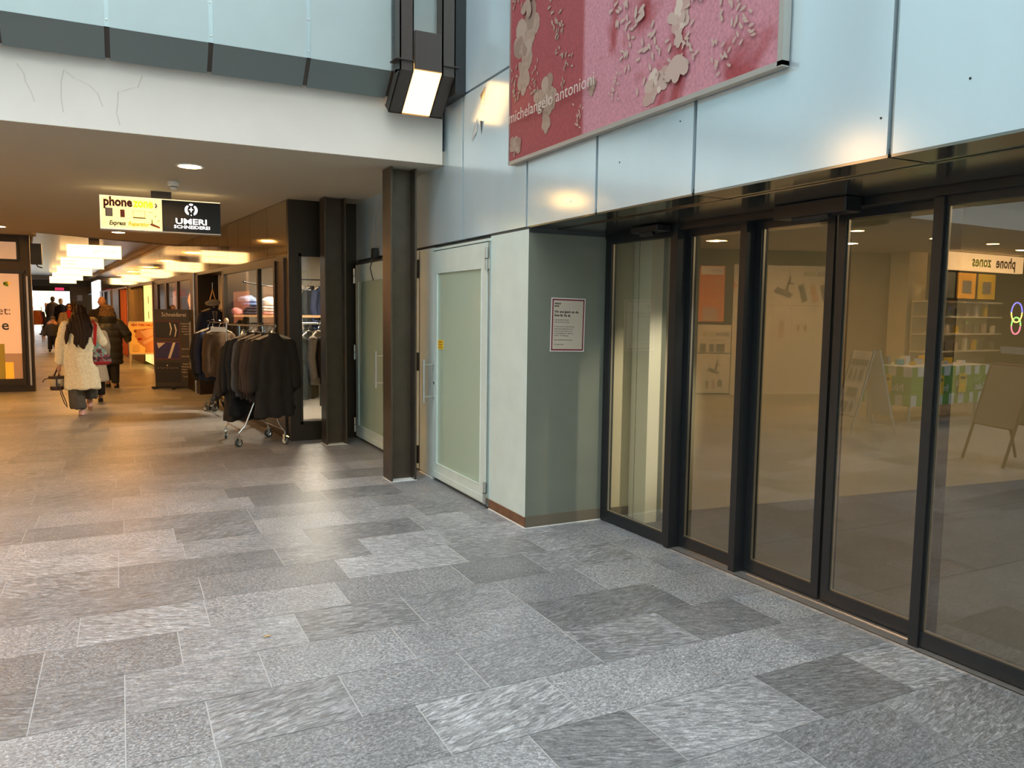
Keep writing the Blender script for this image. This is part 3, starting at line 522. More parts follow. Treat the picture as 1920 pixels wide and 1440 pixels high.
nn2 = node(nt, 'ShaderNodeTexNoise', Scale=1.6, Detail=8., Distortion=1.); Lk(tc.outputs['Object'], nn2.inputs['Vector'])
r2 = node(nt, 'ShaderNodeMapRange'); r2.inputs['From Min'].default_value = .42; r2.inputs['From Max'].default_value = .52; Lk(nn2.outputs['Fac'], r2.inputs[0])
mm = node(nt, 'ShaderNodeMath', operation='MULTIPLY'); Lk(r1.outputs[0], mm.inputs[0]); Lk(r2.outputs[0], mm.inputs[1])
nn3 = node(nt, 'ShaderNodeTexNoise', Scale=60., Detail=4.); Lk(tc.outputs['Object'], nn3.inputs['Vector'])
mx = node(nt, 'ShaderNodeMix', data_type='RGBA'); mx.inputs[6].default_value = (.30, .055, .062, 1); mx.inputs[7].default_value = (.47, .20, .24, 1); Lk(mm.outputs[0], mx.inputs[0])
mr3 = node(nt, 'ShaderNodeMapRange'); mr3.inputs['From Min'].default_value = .3; mr3.inputs['From Max'].default_value = .7; mr3.inputs['To Min'].default_value = .85; mr3.inputs['To Max'].default_value = 1.2; Lk(nn3.outputs['Fac'], mr3.inputs[0])
mx2 = node(nt, 'ShaderNodeMix', data_type='RGBA', blend_type='MULTIPLY'); mx2.inputs[0].default_value = 1; Lk(mx.outputs[2], mx2.inputs[6]); Lk(mr3.outputs[0], mx2.inputs[7]); Lk(mx2.outputs[2], bs.inputs['Base Color'])
bd = MB(); bd.box((-.012, 2.63, 2.70), (.02, 5.275, 5.6), bm_)
fc = mat('flower_print', (.33, .22, .165), .45, var=.18, vscale=30); fc2 = mat('leaf_print', (.46, .32, .27), .45)
fcs = {fc: (fc, mat('flower_shade', (.27, .165, .125), .45), mat('flower_light', (.37, .26, .20), .45)), fc2: (fc2, mat('leaf_shade', (.43, .27, .23), .45), mat('leaf_light', (.56, .43, .36), .45))}
O = Vector((-.0135, 0, 0)); RY = Vector((0, -1, 0)); UZ = Vector((0, 0, 1))
_pl = 0
def petal(cx, cz, ang, L, W, m, lift=0.):
    global _pl; _pl += 1; lift = .00002 * _pl; pts = []
    for i in range(12):
        a = 2 * PI * i / 12; px = L / 2 * (1 + math.cos(a)); py = W / 2 * math.sin(a) * (1 + .35 * math.cos(a)); pts.append((px * math.cos(ang) - py * math.sin(ang), px * math.sin(ang) + py * math.cos(ang)))
    if min(cx - p[0] for p in pts) < 2.64 or max(cx - p[0] for p in pts) > 5.27 or min(cz + p[1] for p in pts) < 2.705: return
    bd.poly([(-cx + px, cz + pz) for px, pz in pts], O + Vector((-lift, 0, 0)), RY, UZ, m)
def rose(cy_, cz, s, m, seed):
    r = random.Random(seed)
    for ring, (n, rr) in enumerate(((7, 1.), (6, .72), (5, .45))):
        for i in range(n): petal(cy_ + r.uniform(-.1, .1) * s, cz + r.uniform(-.2, .2) * s, 2 * PI * i / n + r.uniform(-.4, .4) + ring, s * rr * r.uniform(.7, 1.15), s * rr * .55, fcs[m][(i + ring) % 3])
    for i in range(3): petal(cy_ + s * .3 * (i - 1), cz - s * .5, -PI / 2 + (i - 1) * .7, s * .95, s * .4, m)
def sprig(cy_, cz, s, m, seed):
    r = random.Random(seed)
    for i in range(15): petal(cy_ + r.uniform(-s, s) * .6, cz + r.uniform(-s, s), r.uniform(0, 6.3), s * .34, s * .13, m)
rose(5.06, 3.50, .26, fc, 1); rose(4.72, 3.04, .17, fc, 2); rose(4.98, 3.88, .10, fc, 4); rose(3.50, 2.80, .13, fc2, 5); rose(3.33, 3.10, .10, fc2, 6); rose(5.18, 2.78, .12, fc, 7); rose(4.15, 2.98, .05, fc, 8); rose(4.0, 3.9, .2, fc2, 9); rose(3.1, 3.5, .2, fc2, 12)
for i, (a, b_, s_) in enumerate([(5.15, 3.85, .12), (4.62, 3.6, .14), (4.55, 3.35, .1), (5.2, 3.25, .12), (4.45, 3.15, .1), (4.9, 3.2, .1), (3.75, 3.1, .12), (3.6, 2.98, .14), (3.45, 2.92, .12), (3.25, 2.92, .12), (3.85, 3.3, .14), (3.2, 3.25, .14), (2.95, 3.1, .12), (2.85, 2.95, .1), (3.0, 2.82, .1), (3.9, 2.9, .08), (4.9, 4.1, .2), (3.6, 3.4, .2), (2.75, 3.2, .1), (4.3, 2.82, .08), (5.1, 4.2, .2), (3.35, 3.4, .15)]): sprig(a, b_, s_, fc if a > 4.3 else fc2, i + 20)
for a in (-2.2, -.9, -1.6): petal(3.33, 2.92, a, .14, .07, fc2)
for a in (.4, -2.6, -1.5): petal(4.98, 3.75, a, .12, .07, fc)
bd.text('michelangelo antonioni', (-.04, 5.235, 2.96), (0, -1, 0), (0, 0, 1), .115, mat('banner_lettering', (.55, .46, .40), .5), fit=1.14)
bd.build('banner_sheet', ban)
bf = MB()
bf.box((-.02, 2.605, 2.68), (.022, 2.635, 5.6), M['rail']); bf.box((-.02, 5.272, 2.68), (.022, 5.28, 5.6), M['rail']); bf.box((-.02, 2.605, 2.675), (.022, 5.28, 2.70), M['rail']); bf.build('banner_frame', ban)
# notice on the return wall
nt_ = MB(); nt_.box((-.147, -.002, -.198), (.147, 0, .198), M['paper']); bdm = mat('notice_border', (.22, .015, .03), .5)
for a in ((-.138, -.0026, -.190, .138, 0, -.180), (-.138, -.0026, .180, .138, 0, .190), (-.138, -.0026, -.19, -.128, 0, .19), (.128, -.0026, -.19, .138, 0, .19)): nt_.box(a[:3], a[3:], bdm)
nt_.poly([(-.128, -.18), (.128, -.18), (.128, .18), (-.128, .18)], (0, -.0024, 0), (1, 0, 0), (0, 0, 1), mat('notice_face', (.62, .53, .42), .6))
def ln(s, z, sz, b=0, x=-.118): nt_.text(s, (x, -.003, z), (1, 0, 0), (0, 0, 1), sz, M['ink'], bold=b, xs=.92)
ln('MIGROS', .150, .016, .0006); ln('BANK', .132, .016, .0006); ln('Wir sind gleich um die', .088, .0245, .0007); ln('Ecke f\u00fcr Sie da.', .062, .0245, .0007)
for i, s in enumerate(['Liebe gesch\u00e4tzte Kundin', 'Lieber gesch\u00e4tzter Kunde', '', 'Der Bancomat an diesem Standort', 'wurde ausser Betrieb genommen.', 'Unsere Kunden finden uns neu', 'an der Seidengasse 12 - gleich um', 'die Ecke - zur Verf\u00fcgung.', '', 'Vielen Dank f\u00fcr Ihr Verst\u00e4ndnis.', '', 'Ihre Migros Bank']):
    if s: ln(s, .032 - i * .0165, .0135)
tag(nt_.build('notice', loc=(2.975, 5.027, 1.51), rot=(0, math.radians(1), 0)), 'framed white paper notice with dark red border taped on the grey return wall', 'notice')
# door operator boxes and sensors
for i, (ya, yb, lab) in enumerate(((3.26, 2.78, 'black door sensor box under the header in the middle of the sliding doors'), (4.55, 4.25, 'small black door sensor on the header above the narrow left pane'))):
    mb = MB(); yy = (ya + yb) / 2; h = (ya - yb) / 2; mb.box((-.10, -h, -.075 if i == 0 else -.04), (.02, h, 0), M['black']); mb.lathe([(.02, -h * .5), (.024, 0), (.02, h * .5)], (-.07, 0, -.08 if i == 0 else -.045), M['black'], 10, 'y')
    tag(mb.build('door_sensor', loc=(gx(yy) - .03, yy, 2.195 if i == 0 else 2.19), bevel=.006), lab, 'door sensor')
cb = MB(); cb.box((-.055, -.11, 0), (.055, .11, 2.19), M['cream2']); cb.box((-.056, .04, .0), (-.0545, .044, 2.19), M['gap']); cb.box((.055, -.105, 0), (.10, .06, 2.19), M['paint2']); tag(cb.build('cream_casing', loc=(3.60, 4.895, 0.0)), 'tall narrow cream casing standing behind the left glass pane', 'casing')
# ---------------------------------------------------------------- downlights, detector
def downlight(x, y, label, power=26, z=2.9, group=None):
    t = thing('downlight', label, 'downlight', (x, y, z), 0, group)
    a = MB(); a.lathe([(.125, -.008), (.125, .0), (.098, .0), (.098, -.008)], (0, 0, 0), M['white'], 28); a.build('trim_ring', t, smooth=False)
    a = MB(); a.lathe([(.004, -.0095), (.098, -.0095)], (0, 0, 0), M['dl'], 28); a.build('light_disc', t)
    d = spot('downlight_beam', (0, 0, -.03), power); d.parent = t
    return t
downlight(.613, 7.883, 'round recessed ceiling downlight nearest the white beam, in front of the smoke detector', 16)
downlight(.014, 15.37, 'round recessed ceiling downlight below and behind the two-part lit shop sign', 42)
downlight(-1.75, 15.40, 'round recessed downlight cut by the edge of the picture above the pale poster window', 42)
for x, q_ in ((-1.4, 'nearest the courtyard column side'), (-3.4, 'first seen mirrored, in the middle pane'), (-5.4, 'second seen mirrored, beside the pane edge'), (-7.2, 'third seen mirrored, above the glowing shop sign')): downlight(x, 8.03, 'round ceiling downlight ' + q_, 30, group='downlights in front of the phone shop')
for x, y in ((.5, 20), (.0, 24.5), (-.4, 29), (-.9, 34), (-1.4, 39)):
    pass
s_ = MB(); s_.lathe([(.052, 0), (.058, -.012), (.055, -.04), (.036, -.052), (.03, -.075), (.022, -.085), (.004, -.088)], (0, 0, 0), M['white'], 22); s_.lathe([(.037, -.053), (.037, -.06)], (0, 0, 0), M['gap'], 16)
tag(s_.build('smoke_detector', loc=(.531, 8.92, 2.9), smooth=False), 'white round smoke detector on the passage ceiling', 'smoke detector')
# ---------------------------------------------------------------- hanging light box signs
signw = mat('sign_face_white', (1, .9, .7), .4, emit=(1, .60, .24), es=2.3)
signe = mat('sign_edge', (.8, .7, .5), .4, emit=(1, .75, .4), es=.7)
signy = mat('sign_face_pale', (1, .8, .45), .4, emit=(1, .70, .24), es=.8)
signk = mat('sign_face_black', (.012, .01, .01), .3)
signt = mat('sign_letter_white', (1, 1, 1), .4, emit=(1, .90, .86), es=1.2)
R_ = (1, 0, 0); U_ = (0, 0, 1)
def sign(x0, x1, y, z1, z0, label, face, zc=2.9):
    w2 = (x1 - x0) / 2; t = thing('hanging_sign', label, 'sign', ((x0 + x1) / 2, y, z0), 0)
    h = z1 - z0; m = MB(); m.box((-w2, 0, 0), (w2, .16, h), signe); m.box((-w2 - .003, .005, -.012), (w2 + .003, .155, 0), M['rail'] if face == 'pz' else signe); m.build('light_box', t)
    k = MB(); k.box((-.105, .04, h), (.105, .12, zc - z0), M['bracket']); k.build('mount', t)
    f = MB(); e = -.002
    if face == 'pz':
        f.poly([(-w2 + .01, .012), (.0, .012), (.0, h - .012), (-w2 + .01, h - .012)], (0, e, 0), R_, U_, signy)
        f.poly([(0, .0), (w2, .0), (w2, h - .01), (0, h - .01)], (0, e, 0), R_, U_, signk)
        e2 = e - .002
        f.text('phone', (-w2 + .035, e2, .252), R_, U_, .135, mat('maroon_print', (.22, .02, .015), .5), bold=.006, fit=.285); f.text('zone', (-.285, e2, .252), R_, U_, .135, mat('sign_lime', (.55, .62, .02), .5, emit=(.62, .72, .03), es=.6), bold=.006, fit=.205)
        f.poly([(-.075, .255), (-.055, .25), (-.045, .275), (-.055, .30), (-.078, .305), (-.062, .28)], (0, e2, 0), R_, U_, M['mauve'])
        f.poly([(-.565, .135), (-.495, .135), (-.495, .225), (-.565, .225)], (0, e2, 0), R_, U_, M['bracket']); f.poly([(-.558, .142), (-.502, .142), (-.502, .218), (-.558, .218)], (0, e2 - .001, 0), R_, U_, M['mauve'])
        f.poly([(-.42, .13), (-.375, .13), (-.375, .215), (-.42, .215)], (0, e2, 0), R_, U_, mat('phone_print', (.50, .12, .05), .5))
        f.poly([(-.30, .127), (-.16, .127), (-.17, .138), (-.29, .138)], (0, e2, 0), R_, U_, M['brown']); f.poly([(-.293, .14), (-.172, .14), (-.172, .212), (-.293, .212)], (0, e2, 0), R_, U_, M['lime']); f.poly([(-.289, .144), (-.176, .144), (-.176, .208), (-.289, .208)], (0, e2 - .001, 0), R_, U_, signy)
        f.poly([(-.13, .075), (-.115, .055), (-.03, .028), (-.02, .045), (-.10, .08)], (0, e2, 0), R_, U_, mat('terracotta_print', (.75, .22, .08), .5)); f.poly([(-.11, .08), (-.095, .078), (-.10, .125), (-.107, .125)], (0, e2, 0), R_, U_, M['lime']); f.poly([(-.05, .10), (-.03, .12), (-.026, .115), (-.046, .095)], (0, e2, 0), R_, U_, M['lime']); f.poly([(-.14, .205), (-.09, .20), (-.09, .196), (-.14, .201)], (0, e2, 0), R_, U_, M['brown']); f.poly([(-.075, .165), (-.06, .165), (-.06, .155), (-.075, .155)], (0, e2, 0), R_, U_, M['lime'])
        f.text('Express', (-w2 + .085, e2, .045), R_, U_, .066, M['ink'], bold=.0025, shear=.25, fit=.165); f.text('Reparatur', (-.345, e2, .045), R_, U_, .062, mat('gold_print', (.70, .55, .03), .5, emit=(.8, .62, .03), es=.3), bold=.0025, shear=.25, fit=.215)
        for i in range(12):
            a = 2 * PI * i / 12; b = a + .52; f.poly([(-.575 + .016 * math.cos(a), .06 + .016 * math.sin(a)), (-.575 + .018 * math.cos(a), .06 + .018 * math.sin(a)), (-.575 + .018 * math.cos(b), .06 + .018 * math.sin(b)), (-.575 + .016 * math.cos(b), .06 + .016 * math.sin(b))], (0, e2, 0), R_, U_, M['orange'])
        f.text('UMERI', (.305, e2, .095), R_, U_, .088, signt, bold=.0018, align='CENTER', fit=.33); f.text('SCHNEIDEREI', (.312, e2, .045), R_, U_, .050, signt, bold=.0008, align='CENTER', fit=.38)
        for sgn in (-1, 1):   # wreath halves and star
            pts = [(sgn * .022 + sgn * .052 * math.cos(a) * 1. - sgn * .006, .255 + .058 * math.sin(a)) for a in [(-1.35 + .27 * i) for i in range(10)]] + [(sgn * .012 + sgn * .028 * math.cos(a), .258 + .040 * math.sin(a)) for a in [(1.1 - .27 * i) for i in range(9)]]
            f.poly([(.305 + px, py) for px, py in pts], (0, e2, 0), R_, U_, signt)
        f.poly([(.305, .225), (.313, .252), (.33, .26), (.313, .268), (.305, .292), (.297, .268), (.28, .26), (.297, .252)], (0, e2 - .001, 0), R_, U_, signt)
        f.poly([(.285, .31), (.305, .302), (.325, .31), (.325, .322), (.305, .328), (.285, .322)], (0, e2 - .001, 0), R_, U_, signt)
        f.poly([(.297, .198), (.305, .19), (.313, .198), (.305, .206)], (0, e2 - .001, 0), R_, U_, signt)
    else:
        f.poly([(-w2 + .012, .012), (w2 - .012, .012), (w2 - .012, h - .012), (-w2 + .012, h - .012)], (0, e, 0), R_, U_, signw)
        for s, x, z, sz, al in face: f.text(s, (x, e - .002, z), R_, U_, sz, mat('sign_lettering', (.30, .24, .10), .5), xs=1.15, align=al)
    f.build('sign_face', t); return t
sign(-.165, 1.07, 9.73, 2.815, 2.455, 'two-part lit sign, cream phone shop half and black tailor half with crest', 'pz')
sign(-1.0, .064, 19.6, 2.95, 2.675, 'lit white hanging sign with faint olive nail salon lettering, second from the viewer', [('NEW YORK NAILS', .47, .12, .052, 'RIGHT')], 3.1)
sign(-1.426, -.37, 24.95, 2.95, 2.67, 'lit white hanging sign with two small lines of letters at its left end', [('CLAUDINE', -.47, .17, .06, 'LEFT'), ('ET PIERRE', -.47, .08, .06, 'LEFT')], 3.1)
sign(-1.845, -.808, 30.2, 2.95, 2.65, 'lit white hanging sign with small black capitals at its right end, fourth in line', [('CIOLINA', .46, .14, .075, 'RIGHT')], 3.1)
sign(-2.36, -1.30, 36.0, 2.95, 2.66, 'lit white hanging sign, fifth down the corridor, mostly behind the fourth', [('B.', -.45, .12, .07, 'LEFT')], 3.1)
sign(-2.80, -1.75, 41.0, 2.95, 2.66, 'lit white hanging sign, last and smallest above the people at the far end', [('N.', -.45, .12, .07, 'LEFT')], 3.1)
# speaker on the left pier
b = MB(); b.box((-.09, -.09, -.19), (.09, .09, .19), M['black']); b.box((-.085, -.092, -.185), (.085, -.09, .185), M['black']); b.tube([(0, 0, -.19), (.02, -.03, -.23), (.09, -.02, -.25)], .012, M['black']); tag(b.build('wall_speaker', loc=(-1.36, 17.05, 2.56), bevel=.006), 'black box loudspeaker mounted high on the corner pier at the corridor entrance', 'speaker')
# left shop window with printed poster
ps = MB(); Y = 17.10
ps.box((-3.85, Y, .25), (-1.655, Y + .02, 2.19), M['pinkp']); ps.poly([(-3.85, .25), (-1.655, .25), (-1.655, .72), (-3.85, .72)], (0, Y - .002, 0), R_, U_, mat('poster_band', (.58, .42, .36), .5))
ps.poly([(-2.6, .25), (-1.80, .25), (-1.80, .56), (-2.6, .56)], (0, Y - .003, 0), R_, U_, M['orange']); ps.poly([(-2.6, .25), (-1.93, .25), (-1.93, .90), (-2.6, .90)], (0, Y - .004, 0), R_, U_, mat('poster_olive', (.45, .38, .06), .5))
ps.text('et:', (-2.02, Y - .006, 1.44), R_, U_, .21, mat('poster_text_brown', (.16, .06, .03), .5)); ps.text('e', (-1.965, Y - .006, 1.16), R_, U_, .26, M['ink'], bold=.003)
for (x, z, c) in ((-1.905, 1.99, 'green'), (-1.87, 2.0, 'lime'), (-1.835, 1.985, 'orange'), (-1.90, 1.965, 'lime'), (-1.865, 1.955, 'green')): ps.poly([(x, z), (x + .038, z), (x + .038, z + .045), (x, z + .045)], (0, Y - .004, 0), R_, U_, M[c])
tag(ps.build('shop_poster'), 'tall peach shop window poster with large dark letters and orange block at bottom', 'poster')
pf = MB(); pf.box((-3.9, Y - .03, .13), (-1.60, Y, .25), M['dark']); pf.box((-1.655, Y - .03, .25), (-1.60, Y, 2.22), M['dark']); pf.box((-3.9, Y - .04, 2.2), (-1.56, Y, 2.26), M['black']); pf.box((-1.545, Y - .02, .12), (-1.515, Y, 2.15), M['rail']); struct(pf, 'trim_poster_frame')
lb2 = MB(); lb2.box((-3.0, Y - .05, 2.43), (-1.64, Y, 2.79), M['black']); lb2.poly([(-2.98, 2.455), (-1.675, 2.455), (-1.675, 2.765), (-2.98, 2.765)], (0, Y - .052, 0), R_, U_, M['pinkp']); tag(lb2.build('fascia_panel'), 'pale peach lit panel in black frame above the shop window poster', 'sign panel')
# ---------------------------------------------------------------- garments
def fabric(n, c, r=.85, v=.12): return mat(n, c, r, var=v, vscale=25, bump=.15, bscale=350, sheen=.0)
F = dict(umber=fabric('umber_wool', (0.0200, 0.0130, 0.0080)), black=fabric('black_wool', (0.0060, 0.0055, 0.0060)), brown=fabric('tan_corduroy', (0.0850, 0.0425, 0.0150)), taupe=fabric('taupe_wool', (0.0375, 0.0275, 0.0225)), grey=fabric('grey_wool', (0.0650, 0.0650, 0.0725)),
         choc=fabric('chocolate_wool', (0.0300, 0.0160, 0.0110)), navy=fabric('navy_wool', (0.0090, 0.0130, 0.0375)), khaki=fabric('khaki_cotton', (0.0550, 0.0450, 0.0175)), shirtg=fabric('grey_shirt', (.18, .15, .12)), tweed=fabric('grey_tweed', (.28, .24, .20)),
         white=fabric('white_cotton', (.75, .75, .73)), denim=fabric('blue_denim', (.10, .17, .36)), ink=fabric('dark_denim', (.02, .03, .07)), pink=fabric('pink_cotton', (.6, .22, .22)), lblue=fabric('light_blue_cotton', (.35, .45, .68)))
woodh = mat('pale_hanger', (.60, .45, .30), .35)
def jacket_mesh(L, wd=.25, seed=0, vox=.014):
    z = 0
    pr = [loft([(0, 0, z - .02, .06, .05), (0, 0, z - .06, .13, .06), (0, 0, z - .10, wd - .03, .07), (0, 0, z - .2, wd - .03, .085), (0, 0, z - L * .5, wd - .045, .075), (0, 0, z - L + .02, wd - .01, .085), (0, 0, z - L, wd - .01, .085)])]
    for s in (-1, 1): pr += limb([(s * (wd - .06), 0, z - .12), (s * (wd - .01), .0, z - .35), (s * (wd + .005), -.03, z - .62)], [.07, .058, .048])
    pr.append(loft([(0, .0, z - .05, .075, .06), (0, .0, z + .015, .065, .05)], 14))
    def f(c, n):
        k = min(1, max(0, -c.z - .1) / .4); d = .012 * k * math.sin(c.x * 38 + seed + 2 * noise.noise(c * 5)) + .008 * noise.noise(Vector((c.x * 14, c.y * 14, c.z * 4 + seed)))
        return c + n * d
    o = blob('garment', pr, F['umber'], vox, fold=f, smooth=4); me = o.data; bpy.data.objects.remove(o); return me
JM = {'long': jacket_mesh(.96, .255, 1), 'mid': jacket_mesh(.76, .25, 5), 'short': jacket_mesh(.70, .24, 9)}
def hanger_mesh():
    h = MB(); h.tube([(-.20, 0, -.07), (-.10, 0, -.03), (0, 0, .0), (.10, 0, -.03), (.20, 0, -.07)], [.012, .014, .016, .014, .012], woodh, 8)
    h.tube([(0, 0, 0), (0, 0, .05), (.022, 0, .065), (.03, 0, .088), (.02, 0, .11), (0, 0, .118), (-.02, 0, .108)], .003, M['chrome'], 6); o = h.build('h'); me = o.data; bpy.data.objects.remove(o); return me
HM = hanger_mesh()
def garment(kind, m, loc, rz, label, cat='jacket', group=None, name='suit_jacket', lapels=False, tagw=False, hang=True):
    t = thing(name, label, cat, loc, rz, group)
    g = bpy.data.objects.new('garment', JM[kind]); COL.objects.link(g); g.parent = t; g.material_slots[0].link = 'OBJECT'; g.material_slots[0].material = m; g.location = (0, 0, 0)
    if hang: h = bpy.data.objects.new('hanger', HM); COL.objects.link(h); h.parent = t; h.location = (0, 0, .01)
    if lapels:
        l = MB()
        l.prism([(-.045, -.105, -.045), (.045, -.105, -.045), (.005, -.11, -.34)], (0, .02, 0), F['shirtg']); l.prism([(-.012, -.112, -.06), (.012, -.112, -.06), (.016, -.114, -.28), (-.004, -.114, -.33)], (0, .01, 0), F['ink']); l.build('shirt_front', t)
        l = MB()
        for s in (-1, 1): l.prism([(s * .05, -.10, -.03), (s * .105, -.098, -.13), (s * .085, -.104, -.15), (s * .10, -.104, -.17), (s * .01, -.116, -.36), (s * .004, -.116, -.34)], (0, .012, 0), m)
        l.build('lapel', t)
    if tagw: l = MB(); l.box((-.20, -.10, -.22), (-.165, -.098, -.13), M['paper']); l.build('price_tag', t)
    return t
# front rack
RA = Vector((1.575, 9.30, 0)); RD = Vector((-.44, .90, 0)).normalized(); rz = math.atan2(.44, .90)
specs = [('long', 'umber', 'long dark umber coat at the front end of the chrome rack, back turned outward'), ('mid', 'choc', 'chocolate brown jacket directly behind the long umber coat'), ('mid', 'taupe', 'taupe jacket third along the front chrome rack'), ('short', 'choc', 'dark brown jacket in the middle of the front chrome rack'),
         ('mid', 'umber', 'umber jacket behind the middle of the front chrome rack'), ('short', 'grey', 'slim grey jacket showing as a pale strip on the front rack'), ('mid', 'black', 'black jacket next to the pale grey strip on the front rack'), ('long', 'black', 'long black coat with white price tag at the far end of the front rack')]
offs = [0, .075, .14, .205, .27, .345, .42, .50]
for i, ((k, c, lab), s) in enumerate(zip(specs, offs)):
    p = RA + RD * s; garment(k, F[c], (p.x, p.y, 1.31 - (.02 if i % 2 else 0)), rz + (rnd.uniform(-.07, .07) if i else 0), lab, 'coat' if k == 'long' else 'jacket', 'garments on the front rack', 'wool_coat' if k == 'long' else 'suit_jacket', tagw=(i == 7)).scale = (1.17, .72, 1)
p = RA + RD * .58; garment('long', F['umber'], (p.x - .03, p.y, 1.22), rz - .25, 'dark brown long coat at the left end of the front rack, hem lowest', 'coat', 'garments on the front rack', 'wool_coat')
def caster(t, x, y, ang):
    c = MB(); q = Matrix.Translation((x, y, 0)) @ Matrix.Rotation(ang, 4, 'Z')
    ring = MB(); ring.lathe([(.020, -.012), (.046, -.012), (.05, -.008), (.05, .008), (.046, .012), (.020, .012)], (0, 0, .05), M['gap'], 20, 'y'); ring.lathe([(.021, -.013), (.030, -.016), (.030, .016), (.021, .013)], (0, 0, .05), M['chrome'], 14, 'y')
    ring.box((-.012, -.024, .045), (.012, -.018, .12), M['chrome']); ring.box((-.012, .018, .045), (.012, .024, .12), M['chrome']); ring.box((-.02, -.024, .115), (.02, .024, .125), M['chrome']); ring.tube([(.0, 0, .12), (.0, 0, .155)], .008, M['chrome']); ring.tube([(-.01, 0, .11), (-.06, 0, .095)], .010, M['chrome'])
    ring.v = [tuple(q @ Vector(v)) for v in ring.v]; o = ring.build('caster', t, smooth=False); return o
rk = thing('clothes_rack', 'chrome wheeled clothes rack in front, crowded with dark coats beside the dark pier', 'clothes rack', (1.42, 9.72, 0))
wh = [(-.235, -.29), (-.30, .37), (.285, -.32), (.20, .33)]
for i, (x, y) in enumerate(wh): caster(rk, x, y, .5 + i * .9)
fr = MB(); ch = M['chrome']
A_, B_ = Vector((.06, -.25, 0)), Vector((-.13, .26, 0))
for a, b in ((0, 1), (2, 3)): fr.tube([(wh[a][0], wh[a][1], .16), (wh[a][0] * .9, wh[a][1] * .9, .19), (wh[b][0] * .9, wh[b][1] * .9, .19), (wh[b][0], wh[b][1], .16)], .010, ch)
for (x, y), c in zip(wh, (A_, B_, A_, B_)): fr.tube([(x, y, .16), (x + (c.x - x) * .25, y + (c.y - y) * .25, .24), (c.x, c.y, .78), (c.x, c.y, 1.0)], .010, ch)
fr.build('base_frame', rk)
for q_ in (A_, B_): fr = MB(); fr.tube([(q_.x, q_.y, .75), (q_.x, q_.y, 1.40)], .012, ch); fr.build('upright', rk)
fr = MB(); fr.tube([(A_.x + .11, A_.y - .22, 1.405), (B_.x - .10, B_.y + .24, 1.405)], .012, ch); fr.build('rail', rk)
# second rack with the tan corduroy jacket
rk2 = thing('clothes_rack', 'second chrome rack farther back carrying the tan brown jacket', 'clothes rack', (1.27, 12.75, 0))
for i, (x, y) in enumerate(((.0, .1), (.04, .9), (-.12, .2))): caster(rk2, x, y, .4 + i)
fr = MB(); fr.tube([(0, .1, .16), (.05, .3, .18), (.04, .9, .16)], .009, ch); fr.tube([(-.12, .2, .16), (.05, .3, .2), (.08, -.15, .2)], .009, ch); fr.build('base_frame', rk2)
fr = MB(); fr.tube([(.115, -.62, .2), (.115, -.62, 1.40)], .012, ch); fr.tube([(.08, -.15, .2), (.115, -.62, .2)], .010, ch); fr.lathe([(.01, 0), (.03, .01), (.035, .04), (.02, .07), (.005, .075)], (.115, -.62, 1.39), woodh, 12); fr.build('upright', rk2)
fr = MB(); fr.tube([(.14, -.72, 1.385), (.0, .3, 1.385)], .011, ch); fr.box((-.10, -.60, 1.26), (.10, -.59, 1.33), M['wprint']); fr.build('rail', rk2)
garment('short', F['brown'], (1.30, 12.25, 1.30), .40, 'tan brown corduroy jacket on the second rack, behind the crowded front rack', name='corduroy_jacket')
garment('mid', F['navy'], (1.22, 12.38, 1.31), .42, 'dark navy jacket showing just behind the tan corduroy jacket', name='suit_jacket')
garment('mid', F['black'], (1.17, 12.50, 1.29), .45, 'black jacket at the far end of the second rack behind the navy one', name='suit_jacket')
# navy jacket hung in the door recess under a flat cap
garment('mid', F['navy'], (1.44, 14.35, 1.60), .05, 'navy suit jacket with grey shirt and tie hanging in the doorway under a flat cap', name='suit_jacket', lapels=True)
tb = MB(); tb.v = []; 
tr = blob('trousers', [loft([(0, 0, 0, .15, .06), (-.0, 0, -.15, .16, .07), (0, 0, -.5, .15, .06)]), loft([(-.06, 0, -.45, .08, .05), (-.07, 0, -.62, .07, .05)]), loft([(.06, 0, -.45, .08, .05), (.07, 0, -.62, .07, .05)])], F['black'], .016, loc=(1.40, 14.37, .92)); tag(tr, 'black trousers hanging below the navy suit jacket in the doorway', 'trousers')
cp = blob('flat_cap', [ell((0, 0, 0), (.13, .12, .045)), ell((-.03, -.09, -.03), (.10, .06, .02)), ell((.02, 0, .02), (.11, .10, .045))], F['tweed'], .010, loc=(1.42, 14.30, 1.69)); tag(cp, 'grey tweed flat cap resting over the hanger of the navy jacket', 'cap')
hk = MB(); hk.tube([(-.05, 0, -.02), (-.015, 0, .12), (0, 0, .2), (.015, 0, .12), (.05, 0, -.02)], .008, mat('gold_hook', (.7, .42, .15), .3, .6)); hk.tube([(0, 0, .2), (0, 0, .30)], .004, M['chrome']); tag(hk.build('wall_hook', loc=(1.43, 14.40, 1.74)), 'gold hook above the flat cap in the doorway', 'hook')
mt = MB(); mt.tube([(0, 0, .45), (-.03, -.03, .25), (-.10, -.05, .06), (-.13, -.05, .02)], [.03, .04, .035, .03], M['black'], 10); mt.tube([(0, 0, .3), (.12, .05, .02)], .02, M['black']); mt.tube([(0, 0, .3), (.02, .14, .02)], .02, M['black']); mt.tube([(0, 0, .3), (0, 0, 1.3)], .015, M['black'])
for i in range(3): mt.lathe([(.004, 0), (.008, .002), (.004, .004)], (-.05 - .03 * i, -.085, .2 - .06 * i), M['chrome'], 8, 'y')
tag(mt.build('garment_stand', loc=(1.33, 13.05, 0)), 'black tripod foot of a garment stand beside the second rack', 'stand')
